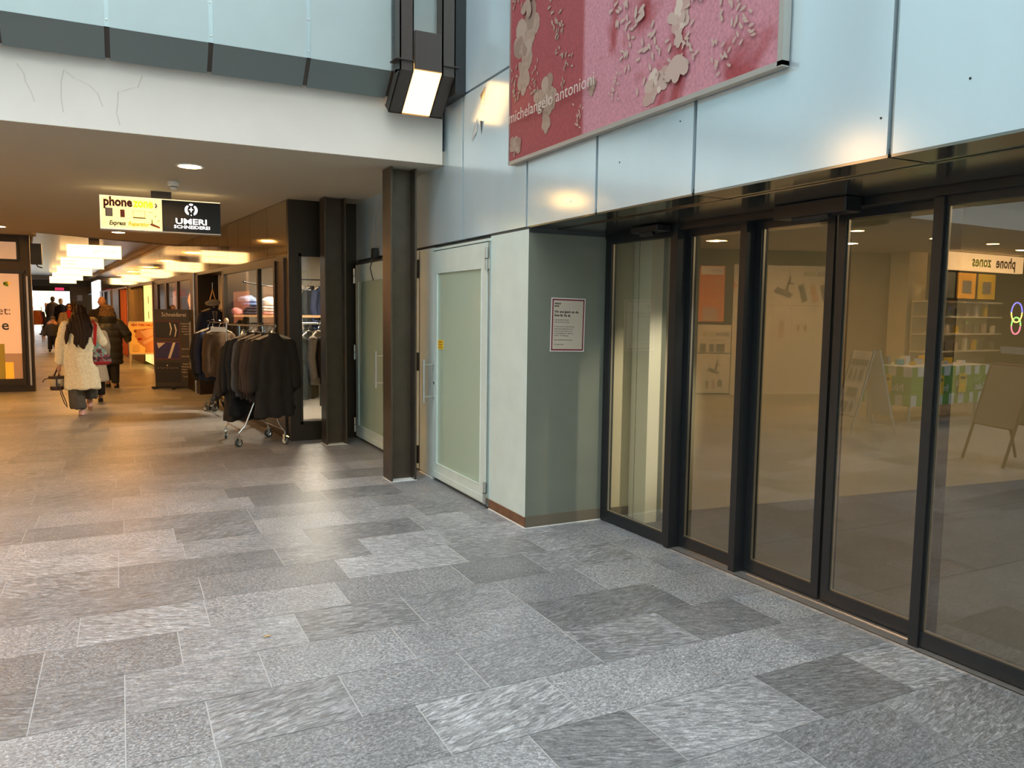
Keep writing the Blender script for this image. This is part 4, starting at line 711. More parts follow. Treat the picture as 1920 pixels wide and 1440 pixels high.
# ---------------------------------------------------------------- tailor banner stand and nail poster stand
bs_ = thing('banner_stand', 'dark upright banner stand with white heading and three small pictures', 'banner stand', (.945, 16.83, 0), -.42 * 0 - .3)
bb_ = MB(); bb_.box((-.44, -.05, .012), (.44, .05, .045), M['black']); bb_.prism([(-.02, -.05, 0), (.02, -.05, 0), (.02, -.20, 0), (-.02, -.20, 0)], (0, 0, .03), M['black']); bb_.box((-.40, -.12, 0), (-.36, .12, .02), M['black']); bb_.box((.36, -.12, 0), (.40, .12, .02), M['black']); bb_.build('base', bs_)
bp_ = MB(); dkb = mat('banner_brown', (.050, .036, .022), .4); bp_.box((-.375, -.004, .045), (.375, .004, 1.57), dkb); e = -.006; wp = mat('banner_cream_print', (.75, .66, .52), .5)
bp_.text('Schneiderei', (0, e, 1.43), R_, U_, .115, wp, xs=.86, align='CENTER')
mr_ = mat('maroon_frame', (.22, .03, .04), .5)
for z0, z1, c in ((.99, 1.34, 'black'), (.59, .93, 'navy'), (.13, .52, 'black')):
    bp_.poly([(-.37, z0), (.10, z0), (.10, z1), (-.37, z1)], (0, e, 0), R_, U_, mr_ if z0 > .2 else M['black']); bp_.poly([(-.36, z0 + .012), (.09, z0 + .012), (.09, z1 - .012), (-.36, z1 - .012)], (0, e - .001, 0), R_, U_, {'black': M['ink'], 'navy': mat('print_navy', (.035, .025, .12), .5)}[c])
for px in ((-.09, 1.05), (.0, 1.02)):
    bp_.poly([(px[0], px[1]), (px[0] + .02, px[1] + .02), (px[0] + .05, px[1] + .14), (px[0] + .02, px[1] + .26), (px[0], px[1] + .26), (px[0] + .025, px[1] + .13)], (0, e - .002, 0), R_, U_, wp)
bp_.poly([(-.13, .605), (-.08, .605), (.02, .915), (-.03, .915)], (0, e - .002, 0), R_, U_, wp); bp_.poly([(-.33, .91), (-.17, .91), (-.30, .80)], (0, e - .002, 0), R_, U_, wp)
for i in range(9): bp_.poly([(-.33 + i * .045, .40 + .012 * (i % 2)), (-.305 + i * .045, .41), (-.32 + i * .045, .425)], (0, e - .002, 0), R_, U_, M['mauve'])
bp_.poly([(-.16, .45), (-.14, .45), (-.13, .47), (-.15, .48)], (0, e - .002, 0), R_, U_, wp)
for i, s in enumerate(['Kleideranpassungen', 'Textilien, Leder', 'Vorh\u00e4nge k\u00fcrzen', 'Reissverschl\u00fcsse', 'ersetzen...']): bp_.text(s, (.235, e, 1.28 - i * .052), R_, U_, .040, wp, xs=.72, align='CENTER')
for z, s in ((.78, 'Hemd nach Mass'), (.63, 'Damen & Herren'), (.48, 'Anzug, Weste,'), (.425, 'Mantel, Jupe, Kleid'), (.37, 'Hosen mit besten'), (.315, 'Stoffen nach Mass'), (.23, 'Trachtenmode')): bp_.text(s, (.235, e, z), R_, U_, .042, wp, xs=.70, align='CENTER')
bp_.build('panel', bs_)
af = thing('poster_stand', 'white framed nail poster stand with orange face picture on the corridor floor', 'poster stand', (.495, 22.6, 0))
pn = MB(); org = mat('poster_amber', (.95, .48, .06), .5, emit=(1, .5, .06), es=.15); pn.box((-.30, -.01, .40), (.30, .01, 1.22), org); skp = mat('poster_skin', (.80, .36, .10), .5); skl = mat('poster_skin_light', (.95, .60, .28), .5); dkp = mat('poster_dark', (.40, .12, .02), .5); e = -.0115
pn.poly([(-.19, 1.02), (.28, 1.08), (.28, .42), (.05, .42), (.07, .55), (-.02, .62), (-.11, .70), (-.12, .78), (-.18, .84), (-.155, .92)], (0, e, 0), R_, U_, skp); pn.poly([(-.06, .98), (.28, 1.06), (.28, .90), (.1, .80)], (0, e - .001, 0), R_, U_, skl); pn.poly([(.0, .70), (.28, .86), (.28, .76), (.05, .64)], (0, e - .001, 0), R_, U_, skl)
pn.poly([(-.20, .99), (-.16, 1.03), (-.12, 1.0), (-.14, .95), (-.18, .95)], (0, e - .002, 0), R_, U_, dkp); pn.poly([(.0, 1.0), (.05, 1.03), (.11, 1.05), (.06, 1.01)], (0, e - .002, 0), R_, U_, dkp); pn.poly([(-.13, .79), (-.06, .81), (.02, .79), (-.04, .745), (-.10, .745)], (0, e - .002, 0), R_, U_, M['red'])
pn.text('NEW YORK NAILS', (0, e - .001, 1.115), R_, U_, .088, mat('nail_red', (.62, .04, .02), .5), xs=.70, bold=.004, align='CENTER')
for i in range(6): pn.poly([(-.24, .62 - i * .035), (-.05 - .03 * (i % 2), .62 - i * .035), (-.05 - .03 * (i % 2), .628 - i * .035), (-.24, .628 - i * .035)], (0, e - .002, 0), R_, U_, dkp)
pn.build('poster', af)
fm = MB(); wf = mat('frame_white', (.85, .78, .6), .4)
for a in ((-.32, .375, .32, .405), (-.32, 1.205, .32, 1.235), (-.32, .375, -.295, 1.235), (.295, .375, .32, 1.235)): fm.box((a[0], -.016, a[1]), (a[2], .016, a[3]), wf)
fm.build('frame', af, bevel=.004)
for s in (-1, 1):
    l = MB(); l.box((s * .295 - .018, -.012, 0), (s * .295 + .018, .012, .38), wf); l.build('leg', af); l = MB(); l.tube([(s * .28, .02, 1.2), (s * .28, .55, .01)], .014, M['steel']); l.build('leg', af)
# ---------------------------------------------------------------- tailor shop interior
sh = thing('wall_shelf', 'wooden clothes shelf with rail below inside the tailor shop window', 'shelf', (2.25, 13.2, 0))
m = MB(); m.box((-.65, -.22, 1.47), (.75, .22, 1.505), mat('shelf_wood', (.30, .17, .08), .45)); m.build('board', sh)
m = MB(); m.tube([(-.65, -.1, 1.37), (.75, -.1, 1.37)], .013, M['black']); m.build('rail', sh)
for x in (-.60, .1, .70): m = MB(); m.box((x - .012, -.2, 0), (x + .012, -.17, 1.5), M['black']); m.box((x - .012, -.2, 1.43), (x + .012, .21, 1.46), M['black']); m.build('upright', sh)
rc = MB(); rc.tube([(1.62 + .13 * i, 12.0 + 1.1 * math.sin(i * .32) * .5, 1.99 - .012 * i) for i in range(9)], .014, M['black']); rc.tube([(2.62, 12.4, 1.93), (2.66, 12.5, 1.7)], .02, M['black']); tag(rc.build('curtain_rail'), 'curved black hanging rail high in the tailor shop window', 'rail')
def folded(c, sx, sy, sz, x, y, z, lab, grp, rz_=0.):
    b = blob('folded_shirt', [ell((0, 0, sz / 2), (sx, sy, sz * .62)), loft([(0, 0, .004, sx * .95, sy * .9), (0, 0, sz * .8, sx, sy)])], F[c], .012, loc=(x, y, z), rot=(0, 0, rz_), fold=ripple(.02, 9, seed=x * 7)); return tag(b, lab, 'folded garment', grp)
zz = 1.508
for i, (c, h) in enumerate((('ink', .045), ('ink', .045), ('ink', .045), ('denim', .06), ('lblue', .10))): folded(c, .15, .16, h, 1.86 + .01 * (i % 2) - (.03 if i == 4 else 0), 13.17, zz, ('lowest dark denim garment of the blue stack', 'second dark denim garment of the blue stack', 'third dark denim garment of the blue stack', 'mid blue garment under the pale blue top one', 'crumpled pale blue shirt on top of the blue stack')[i] + ' on the shop shelf', 'folded clothes on the shop shelf'); zz += h
zz = 1.508
for i, (c, h) in enumerate((('pink', .05), ('white', .045), ('white', .05), ('white', .13))): folded(c, .16, .16, h, 2.20, 13.15, zz, ('pale rose garment at the bottom of the white stack', 'white garment second from the bottom of the stack', 'white garment just under the crumpled top one', 'large crumpled white shirt on top of the white stack')[i] + ' on the shop shelf', 'folded clothes on the shop shelf'); zz += h
zz = 1.508
for i in range(3): folded('black', .12, .15, .05, 2.43, 13.12, zz, ('lowest', 'middle', 'topmost')[i] + ' black folded garment at the right end of the shop shelf', 'folded clothes on the shop shelf'); zz += .05
folded('pink', .09, .1, .10, 1.66, 13.1, 1.508, 'crumpled pink garment at the left end of the shop shelf', 'folded clothes on the shop shelf')
for i in range(7): garment('short', F[('black', 'choc', 'ink', 'umber', 'black', 'taupe', 'ink')[i]], (1.75 + i * .15, 13.1, 1.25), 1.25, ('black jacket at the left end', 'chocolate jacket second from the left', 'blue-black jacket third from the left', 'umber jacket in the middle', 'black jacket just right of the middle', 'taupe jacket second from the right', 'blue-black jacket at the right end')[i] + ' under the shop shelf', group='jackets on the rail under the shop shelf')
# behind the narrow window
rk3 = MB(); rk3.tube([(2.15, 11.4, 1.40), (2.9, 11.4, 1.40)], .012, M['chrome']); rk3.tube([(2.15, 11.4, 0), (2.15, 11.4, 1.4)], .012, M['chrome']); rk3.tube([(2.9, 11.4, 0), (2.9, 11.4, 1.4)], .012, M['chrome']); tag(rk3.build('clothes_rail'), 'chrome rail with khaki coats inside the narrow tailor shop window', 'clothes rail')
for i in range(4): garment('long' if i == 1 else 'mid', F[('khaki', 'khaki', 'tweed', 'choc')[i]], (2.28 + i * .14, 11.4, 1.28), .9, ('khaki jacket at the left', 'long khaki coat second', 'grey tweed jacket third', 'brown jacket at the right')[i] + ' on the rail behind the narrow window', group='coats behind the narrow window')
rk4 = MB(); rk4.tube([(2.4, 13.9, 2.12), (3.3, 13.9, 2.12)], .012, M['black']); tag(rk4.build('wall_rail'), 'high black wall rail at the back of the tailor shop', 'rail')
for i in range(5): garment('mid', F[('black', 'ink', 'tweed', 'black', 'ink')[i]], (2.55 + i * .15, 13.9, 2.0), .9, ('black jacket at the left end', 'blue-black jacket second', 'grey tweed jacket in the middle', 'black jacket fourth', 'blue-black jacket at the right end')[i] + ' on the high back rail', group='jackets on the high wall rail')
# clothes rack far down on the left side
ck = thing('clothes_rack', 'small rack of red and orange clothes against the left corridor wall', 'clothes rack', (-3.02, 37.0, .11))
m = MB(); m.tube([(-.1, -.3, 0), (-.1, -.3, 1.45), (.12, .6, 1.45), (.12, .6, 0)], .015, M['steel']); m.build('frame', ck)
for i, c in enumerate(('brown', 'pink', 'choc', 'brown')): garment('short', [fabric('orange_wool', (.6, .2, .05)), fabric('red_wool', (.45, .06, .03)), F['choc'], F['brown']][i], (-3.06 + .04 * i, 36.8 + .2 * i, 1.42), .3, ('orange', 'red', 'chocolate brown', 'tan brown')[i] + ' jacket on the small rack at the left corridor wall', group='clothes on the small far rack').scale = (.7, .7, .8)
# ---------------------------------------------------------------- phone shop opposite (seen mirrored in the glass doors)
PA = Vector((-3.93, 11.9, 0)); PB = Vector((-6.6, 10.842, 0)); PT = (PA - PB).normalized(); PN = Vector((PT.y, -PT.x, 0))   # PT points right when facing the wall
def pw(s, z, off=.02): return PB + PT * s + PN * off + Vector((0, 0, z))
Lw = (PA - PB).length
def board(name, s0, s1, z0, z1, m, label, cat, fn=None, th=.03, off=.0):
    b = MB(); b.wallseg(pw(s0, 0, off), pw(s1, 0, off), z0, z1, th, m)
    if fn: fn(b, lambda s, z: pw(s, z, off + th + .003))
    return tag(b.build(name), label, cat)
wb = mat('white_board', (.72, .68, .58), .5); gp = mat('grey_print', (.22, .2, .18), .5)
def pzt(b, P, s, z, sz, word2=True):
    b.text('phone', P(s, z), PT, U_, sz, gp, xs=.75, bold=.02 * sz)
    if word2: b.text('zone', P(s + sz * 2.25, z), PT, U_, sz, mat('olive_print', (.35, .38, .12), .5), xs=.75, bold=.02 * sz)
def rect(b, P, s0, z0, s1, z1, m): b.add([P(s0, z0), P(s1, z0), P(s1, z1), P(s0, z1)], [(0, 1, 2, 3)], m)
def f1(b, P):
    rect(b, P, Lw - .50, 2.39, Lw - .03, 2.55, M['wprint']); b.text('phone', P(Lw - .47, 2.43), PT, U_, .13, gp, xs=.7, bold=.002)
    for z in (2.25, 2.05, 1.85): b.text('Reparatur', P(Lw - .42, z), PT, U_, .085, M['yellow'], xs=.75)
    rect(b, P, Lw - .40, 1.48, Lw - .08, 1.74, M['mauve'])
board('shop_poster', Lw - .53, Lw - .0, 1.46, 2.57, mat('poster_red_orange', (.70, .20, .05), .5), 'red and orange phone shop poster with white heading, mirrored in the glass', 'poster', f1)
def f2(b, P):
    pzt(b, P, Lw - .66, 1.17, .15); b.text('Express Reparatur', P(Lw - .60, 1.07), PT, U_, .065, gp, xs=.8)
    for s, w_ in ((.58, .18), (.34, .09), (.18, .12)): rect(b, P, Lw - s, .86, Lw - s + w_, 1.02, gp)
board('shop_sign', Lw - .70, Lw - .0, .84, 1.40, wb, 'white phone repair panel under the red poster, mirrored in the glass', 'sign panel', f2)
def hammer(b, P, s, z, k):
    b.add([P(s, z), P(s + .30 * k, z + .10 * k), P(s + .24 * k, z + .19 * k), P(s - .05 * k, z + .07 * k)], [(0, 1, 2, 3)], gp); b.add([P(s + .05 * k, z + .12 * k), P(s + .10 * k, z + .12 * k), P(s + .02 * k, z + .36 * k), P(s - .01 * k, z + .36 * k)], [(0, 1, 2, 3)], gp); b.add([P(s - .06 * k, z + .22 * k), P(s + .06 * k, z + .24 * k), P(s + .06 * k, z + .27 * k), P(s - .06 * k, z + .26 * k)], [(0, 1, 2, 3)], gp)
board('shop_poster', Lw - .70, Lw - .0, .03, .82, wb, 'white tool picture poster below the phone repair panel, mirrored in the glass', 'poster', lambda b, P: (hammer(b, P, Lw - .45, .40, .8), rect(b, P, Lw - .55, .15, Lw - .45, .3, gp), rect(b, P, Lw - .4, .12, Lw - .32, .3, M['mauve']), rect(b, P, Lw - .25, .12, Lw - .2, .28, gp)))
def f3(b, P):
    rect(b, P, .0, 1.80, Lw - .72, 1.81, gp)
    for s in (.45, .95, 1.35): rect(b, P, s, 1.0, s + .006, 1.8, gp)
    pzt(b, P, .10, 2.40, .17); hammer(b, P, 1.0, 1.95, 1.2)
    for i, s in enumerate((.15, .38, .62)): b.add([P(s, 1.9), P(s + .12, 1.85), P(s + .22, 2.2), P(s + .10, 2.25)], [(0, 1, 2, 3)], (gp, mat('beige_print', (.6, .4, .25), .5), M['paint2'])[i])
    for s in (.62, .78): b.lathe([(.07, -.001), (.075, 0), (.075, .001)], P(s, 1.35), M['mauve'], 14, 'y')
    rect(b, P, 1.1, 1.15, 1.22, 1.5, M['mauve']); rect(b, P, .1, 1.3, .25, 1.6, gp); b.text('- 4', P(Lw - .95, 2.1), PT, U_, .25, M['red'])
board('shopfront_board', .0, Lw - .72, -.0, 2.60, wb, 'wide white phone shop board with accessory pictures, mirrored in the glass', 'board', f3)
# floor stand with phone posters, wooden A-board, cloth covered table
def aboard(loc, rz_, label, fm_, face, cat, z0, z1, w_, fn=None):
    t = thing('sandwich_board', label, cat, loc, rz_)
    for sg in (-1, 1):
        f = MB(); a = Vector((0, sg * .04, z1)); b_ = Vector((0, sg * .34, 0)); k = (z1 - z0) / z1; c = a.lerp(b_, k)
        f.prism([(-w_, c.y, c.z), (w_, c.y, c.z), (w_, a.y, a.z), (-w_, a.y, a.z)], (0, .012, 0), face); f.build('panel', t)
        for s in (-1, 1): l = MB(); l.tube([(s * w_, b_.y, .01), (s * w_, a.y, a.z + .02)], .016, fm_, 6); l.build('leg', t)
        l = MB(); l.tube([(-w_, c.y, c.z), (w_, c.y, c.z)], .014, fm_, 6); l.tube([(-w_, a.y, a.z + .01), (w_, a.y, a.z + .01)], .014, fm_, 6); l.build('crossbar', t)
        if sg < 0 or fn == 'both':
            g = MB(); n = (b_ - a).normalized(); U2 = -n; o = Vector((-w_, c.y, c.z)) + Vector((0, -.006 if sg < 0 else .02, 0)); L2 = (a - c).length
            def P(x, y): return o + Vector((x, 0, 0)) + U2 * y
            if cat == 'poster stand':
                for (x0, y0, x1, y1) in ((.05, .72, .40, .80), (.06, .5, .13, .66), (.18, .5, .22, .66), (.28, .5, .36, .66), (.05, .06, .1, .2), (.15, .06, .22, .2), (.28, .06, .33, .2), (.12, .28, .34, .40)): g.add([P(x0, y0), P(x1, y0), P(x1, y1), P(x0, y1)], [(0, 1, 2, 3)], gp)
                g.build('print', t)
            else:
                g.add([P(.06, .82), P(.5, .82), P(.5, .9), P(.06, .9)], [(0, 1, 2, 3)], M['wprint']); g.build('print', t)
    return t
aboard((-2.48, 7.10, 0), -1.25, 'white poster stand with phone pictures, mirrored in the middle glass pane', M['chrome'], wb, 'poster stand', .24, 1.13, .22, 'both')
aboard((-2.05, 4.85, 0), -1.2, 'brown wooden sandwich board mirrored in the glass at the right edge', mat('board_wood', (.16, .09, .04), .5), mat('board_face', (.30, .24, .17), .6), 'sandwich board', .42, 1.08, .30)
tb = thing('market_table', 'folding table draped with green and white printed cloth, mirrored in the glass', 'table', (-5.0, 7.8, 0))
m = MB(); m.box((-1.05, -.42, .80), (1.05, .42, .84), wb); m.build('tabletop', tb)
for x in (-.95, .95):
    for y in (-.35, .35): m = MB(); m.tube([(x, y, 0), (x, y, .8)], .025, M['steel']); m.build('leg', tb)
cl_ = MB(); gcl = mat('cloth_green', (.17, .36, .06), .7); wcl = mat('cloth_white', (.70, .70, .62), .7)
cl_.box((-1.09, -.46, .842), (1.09, .46, .85), wcl)
rr = random.Random(3)
for side, (n, L_) in enumerate(((16, 2.18), (7, .92))):
    for i in range(n):
        s0, s1 = L_ * i / n, L_ * (i + 1) / n
        def Q(s, z): d_ = .012 * math.sin(s * 14); return Vector((-1.09 + s, -.465 - d_, z)) if side == 0 else Vector((1.095 + d_, -.46 + s, z))
        for (z0, z1, mm_) in ((.25, .42, wcl if i % 2 else gcl), (.42, .70, gcl), (.70, .85, wcl if (i + 1) % 2 else gcl)): cl_.add([Q(s0, z0), Q(s1, z0), Q(s1, z1), Q(s0, z1)], [(0, 1, 2, 3)], mm_)
for i, s in enumerate(('Salat', 'Nuss', 'fresh', 'Salz')): cl_.text(s, (-.95 + i * .5, -.485, .46 + .08 * (i % 2)), R_, U_, .15, wcl, bold=.004); cl_.text('Mehr', (-.8 + i * .5, -.485, .60), R_, U_, .07, wcl)
cl_.text('Nuss', (1.115, -.35, .48), (0, 1, 0), U_, .16, wcl, bold=.004); tag(cl_.build('tablecloth', loc=(-5.0, 7.8, 0)), 'green and white printed cloth covering the market table, mirrored in the glass', 'tablecloth')
for i, (x, y, z, ang) in enumerate(((-3.88, 7.75, .57, PI / 2), (-5.3, 7.305, .58, 0), (-4.7, 7.305, .56, 0))):
    m = MB(); m.box((-.10, -.004, -.15), (.10, 0, .15), M['yellow']); m.box((-.07, -.006, .06), (.07, -.004, .10), M['ink']); m.box((-.03, -.006, -.08), (.04, -.004, -.02), M['orange']); tag(m.build('price_sign', loc=(x, y, z), rot=(0, 0, ang)), ('yellow price sign on the side of the green cloth', 'yellow price sign at the far left of the green cloth front', 'yellow price sign near the middle of the green cloth front')[i], 'sign', 'yellow price signs on the table')
for i in range(12): m = MB(); m.box((-.06, -.04, 0), (.06, .04, .05 + .04 * (i % 3)), (M['white'], M['yellow'], mat('teal_box', (.1, .4, .45), .5), M['steel'])[i % 4]); tag(m.build('product_box', loc=(-5.9 + i * .16, 7.7 + .12 * (i % 3), .85), rot=(0, 0, i)), ('white', 'yellow', 'teal', 'steel grey')[i % 4] + ' product box, ' + ('first', 'second', 'third', 'fourth', 'fifth', 'sixth', 'seventh', 'eighth', 'ninth', 'tenth', 'eleventh', 'twelfth')[i] + ' along the green clothed table', 'box', 'boxes on the clothed table')
pz = thing('shop_sign', 'long glowing phone shop sign above the shelves, mirrored in the right pane', 'sign', (-9.2, 9.2, 2.53))
m = MB(); m.box((-1.3, 0, 0), (1.3, .12, .34), mat('shop_sign_glow', (1, .8, .5), .4, emit=(1, .58, .24), es=1.9)); m.build('light_box', pz)
m = MB(); m.text('phone', (-1.0, -.004, .09), R_, U_, .30, mat('maroon_print2', (.12, .02, .01), .5), bold=.008, xs=.95); m.text('zones', (-.10, -.004, .09), R_, U_, .30, mat('lime_print2', (.35, .40, .02), .5), bold=.008, xs=.95); m.build('lettering', pz)
for i, (x, c, lab) in enumerate(((-7.9, 'paint2', 'grey'), (-8.6, 'orange', 'orange'), (-9.3, 'yellow', 'yellow'))): m = MB(); m.box((-.30, 0, 0), (.30, .02, .5), M[c]); m.box((-.15, -.004, .1), (.15, 0, .35), gp); tag(m.build('shelf_poster', loc=(x, 9.25, 1.98)), lab + ' poster in the row under the glowing phone shop sign', 'poster', 'posters under the shop sign')
sv = thing('display_shelf', 'wall of lit phone accessory shelves behind the clothed table, mirrored', 'shelf', (-9.0, 9.5, 0))
for z in (.9, 1.25, 1.6, 1.9): m = MB(); m.box((-1.4, 0, z), (1.4, .3, z + .03), wb); m.build('board', sv)
m = MB(); m.box((-1.4, .3, 0), (1.4, .33, 1.95), M['cream']); m.build('back_panel', sv)
for i in range(24): m = MB(); m.box((-.05, 0, 0), (.05, .05, .16 + .03 * (i % 4)), (gp, M['steel'], M['yellow'], wb, M['mauve'])[i % 5]); tag(m.build('accessory_pack', loc=(-10.2 + (i % 8) * .33, 9.55, (.93, 1.28, 1.63)[i // 8])), ('dark grey', 'steel', 'yellow', 'white', 'mauve')[i % 5] + ' accessory pack, ' + ('first', 'second', 'third', 'fourth', 'fifth', 'sixth', 'seventh', 'eighth')[i % 8] + ' along the ' + ('lowest', 'second', 'third')[i // 8] + ' phone shop shelf', 'package', 'accessory packs on the shelves')
for i, (z, cs) in enumerate(((1.72, ((.2, .2, 1), (1, .8, .2))), (1.45, ((.3, 1, .2), (1, .2, .3))))):
    r0 = .20 - .03 * i; m = MB()
    for h, c in enumerate(cs): m.tube([(r0 * math.cos(PI * h + PI * k / 12), 0, r0 * math.sin(PI * h + PI * k / 12)) for k in range(13)], .014, mat('neon', c, .4, emit=c, es=4), 6)
    tag(m.build('neon_ring', loc=(-9.9, 8.95, z)), ('larger blue and yellow', 'smaller green and red')[i] + ' neon ring glowing in front of the phone shelves', 'neon light')

lf_ = MB(); lf_.add([(0, 0, .002), (.012, .005, .004), (.03, .002, .003), (.02, .012, .006), (.018, .028, .003), (.008, .014, .005), (-.012, .012, .003)], [(0, 1, 2, 3, 4, 5, 6)], mat('dry_leaf', (.55, .36, .16), .7)); tag(lf_.build('dry_leaf', loc=(.588, 3.829, .001)), 'tiny dry tan leaf lying on the grey slate floor', 'leaf')
# ---------------------------------------------------------------- PEOPLE
# local frame of a figure: x to the viewer's right, y away from the viewer, z up
def hand(p, d, side, k=1.):
    """palm, four bent fingers and a thumb hanging from wrist p along direction d"""
    p = Vector(p); d = Vector(d).normalized(); s = Vector((side, 0, 0)); out = [cap(p, p + d * .055 * k, .022 * k, .032 * k), ]
    w_ = Vector((0, 1, 0))
    for i in range(4):
        b = p + d * .075 * k + w_ * (.024 - .016 * i) * k; L = (.034, .040, .037, .028)[i] * k
        m_ = b + d * L - s * .006; out += [cap(b, m_, .0095 * k, .0088 * k), cap(m_, m_ + d * L * .7 - s * .018 * k, .0088 * k, .0075 * k)]
    b = p + d * .03 * k + w_ * .03 * k; out += [cap(b, b + d * .03 * k + w_ * .02 * k, .012 * k, .010 * k), cap(b + d * .03 * k + w_ * .02 * k, b + d * .055 * k + w_ * .018 * k - s * .01, .010 * k, .008 * k)]
    return out
def body(t, H, m, hips, feet, hands_, headc, hr=.095, face=None, neck=None, shoulders=None, vox=.011, elbows=None):
    """continuous body: head, neck, torso, arms and legs"""
    hx, hy, hz = headc; sh = shoulders or [(-.17, 0, H * .81), (.17, 0, H * .81)]; nk = neck or (hx * .6, hy * .6, H * .84)
    pr = [ell(headc, (hr * .80, hr * .95, hr * 1.22)), cap((hx, hy + .01, hz - hr * .9), nk, .052, .058), ell((hx, hy - hr * .55 * (1 if face == 'front' else 0), hz - hr * .55), (hr * .55, hr * .5, hr * .5))]
    pr.append(loft([(nk[0], nk[1], H * .845, .08, .06), (nk[0], nk[1], H * .80, .175, .09), (nk[0] * .7, 0, H * .68, .155, .105), (0, 0, H * .60, .135, .095), (0, 0, H * .52, .165, .11), (0, 0, H * .475, .15, .10)]))
    for i in (0, 1): pr += limb([sh[i], elbows[i], hands_[i]], [.055, .042, .028])
    for i in (0, 1):
        h, k, f = hips[i], feet[i][0], feet[i][1]; pr += limb([h, k, f], [.085, .058, .04]); pr += [cap((f[0], f[1], f[2] - .03), (f[0] + feet[i][2][0], f[1] + feet[i][2][1], f[2] - .05 + feet[i][2][2]), .04, .032)]
    for i in (0, 1):
        d = Vector(hands_[i]) - Vector(elbows[i]); pr += hand(hands_[i], d, -1 if i == 0 else 1)
    for s in (-1, 1): pr.append(ell((hx + s * hr * .80, hy, hz - hr * .1), (.012, .022, .032)))
    if face == 'front': pr.append(ell((hx, hy - hr * .98, hz - hr * .22), (.015, .022, .022)))
    if face == 'back': pr.append(ell((hx, hy + hr * .98, hz - hr * .22), (.015, .022, .022)))
    if face == 'left': pr.append(ell((hx - hr * .98, hy, hz - hr * .22), (.022, .015, .022)))
    o = blob('body', pr, M['skin'], vox, parent=t, smooth=2)
    if face == 'front':
        for s in (-1, 1): e = MB(); vs, fs = ell((hx + s * hr * .34, hy - hr * .90, hz + .0), (.013, .008, .008)); e.add(vs, fs, M['eye']); e.build('eye', t, smooth=True)
        e = MB(); vs, fs = ell((hx, hy - hr * .92, hz - hr * .62), (.024, .010, .008)); e.add(vs, fs, M['lips']); e.build('mouth', t, smooth=True)
    return o
def child(name, prims, m, t, vox=.014, fold=None, smooth=5): return blob(name, prims, m, vox, parent=t, fold=fold, smooth=smooth)
def person(label, x, y, z=0.): return thing('person', label, 'person', (x, y, z), math.atan2(-x, y))
hairm = mat('dark_brown_hair', (.032, .015, .007), .62, spec=.3, var=.35, vscale=20, stretch=(8, 8, .6)); fur = mat('cream_teddy_fur', (.95, .88, .66), .95, var=.12, vscale=40, bump=.5, bscale=120)
trg = fabric('grey_trousers', (.10, .095, .085)); blk = fabric('black_cloth', (.012, .011, .010)); shoe = mat('pale_shoe', (.80, .50, .48), .5); puff = mat('dark_green_puffer', (.032, .030, .018), .38, var=.1)
# -- woman in the cream coat, walking away, mid-stride
t = person('woman walking away in long cream fur coat with very long dark hair', -.545, 13.14)
body(t, 1.62, None, [(-.09, 0, .84), (.09, 0, .84)], [((-.06, .0, .46), (.0, -.02, .10), (.02, .14, -.0)), ((.12, .04, .46), (.10, .34, .18), (.01, .04, -.09))], [(-.275, -.02, .735), (.26, .34, 1.06)], (.015, .01, 1.50), hr=.092, face='back', elbows=[(-.245, .0, 1.02), (.29, .06, 1.10)])
child('coat', [loft([(.02, 0, 1.40, .085, .07), (.01, 0, 1.345, .17, .105), (.0, 0, 1.22, .215, .145), (0, 0, 1.0, .21, .155), (.0, 0, .8, .215, .16), (.01, 0, .55, .235, .17), (.015, 0, .395, .245, .18), (.015, 0, .385, .22, .16)])]
      + limb([(-.17, 0, 1.31), (-.245, .0, 1.03), (-.272, -.01, .80)], [.088, .080, .062]) + limb([(.17, 0, 1.31), (.275, .03, 1.08), (.27, .26, 1.04)], [.088, .088, .066]) + [loft([(.01, .0, 1.35, .13, .11), (.01, 0, 1.43, .10, .085)])], fur, t, .013,
      fold=lambda c, n: c + n * (.010 * math.sin(c.x * 30 + c.z * 3) * min(1, max(0, 1.2 - c.z)) + .007 * noise.noise(c * 22)))
child('hair', [ell((.015, -.01, 1.515), (.100, .108, .118)), loft([(.015, -.05, 1.50, .105, .085), (.02, -.10, 1.38, .135, .075), (.015, -.155, 1.22, .115, .045), (.03, -.165, 1.08, .075, .03), (.045, -.165, .985, .022, .02)])] + limb([(-.06, -.08, 1.44), (-.13, -.12, 1.30), (-.165, -.14, 1.14), (-.18, -.14, 1.06)], [.05, .045, .028, .012]) + limb([(.09, -.06, 1.42), (.13, -.11, 1.30), (.14, -.15, 1.17)], [.05, .042, .018]) + limb([(-.03, -.15, 1.2), (-.06, -.165, 1.08), (-.04, -.165, 1.02)], [.03, .02, .01]),
      hairm, t, .010, fold=lambda c, n: c + n * ((.005) * math.sin(c.x * 140 + 3 * math.sin(c.z * 9)) + .010 * noise.noise(Vector((c.x * 30, c.y * 30, c.z * 5)))))
cl_ = MB(); vs, fs = ell((-.03, -.115, 1.335), (.05, .02, .018)); cl_.add(vs, fs, M['black']); cl_.build('hair_clip', t, smooth=True)
child('trousers', [loft([(-.085, .0, .55, .11, .12), (-.07, 0, .35, .105, .12), (-.045, .0, .12, .115, .13), (-.045, 0, .095, .10, .12)]), loft([(.10, .05, .55, .10, .12), (.115, .16, .38, .10, .11), (.11, .24, .24, .105, .11), (.11, .25, .21, .09, .1)])], trg, t, .012, fold=lambda c, n: c + n * .006 * math.sin(c.x * 70))
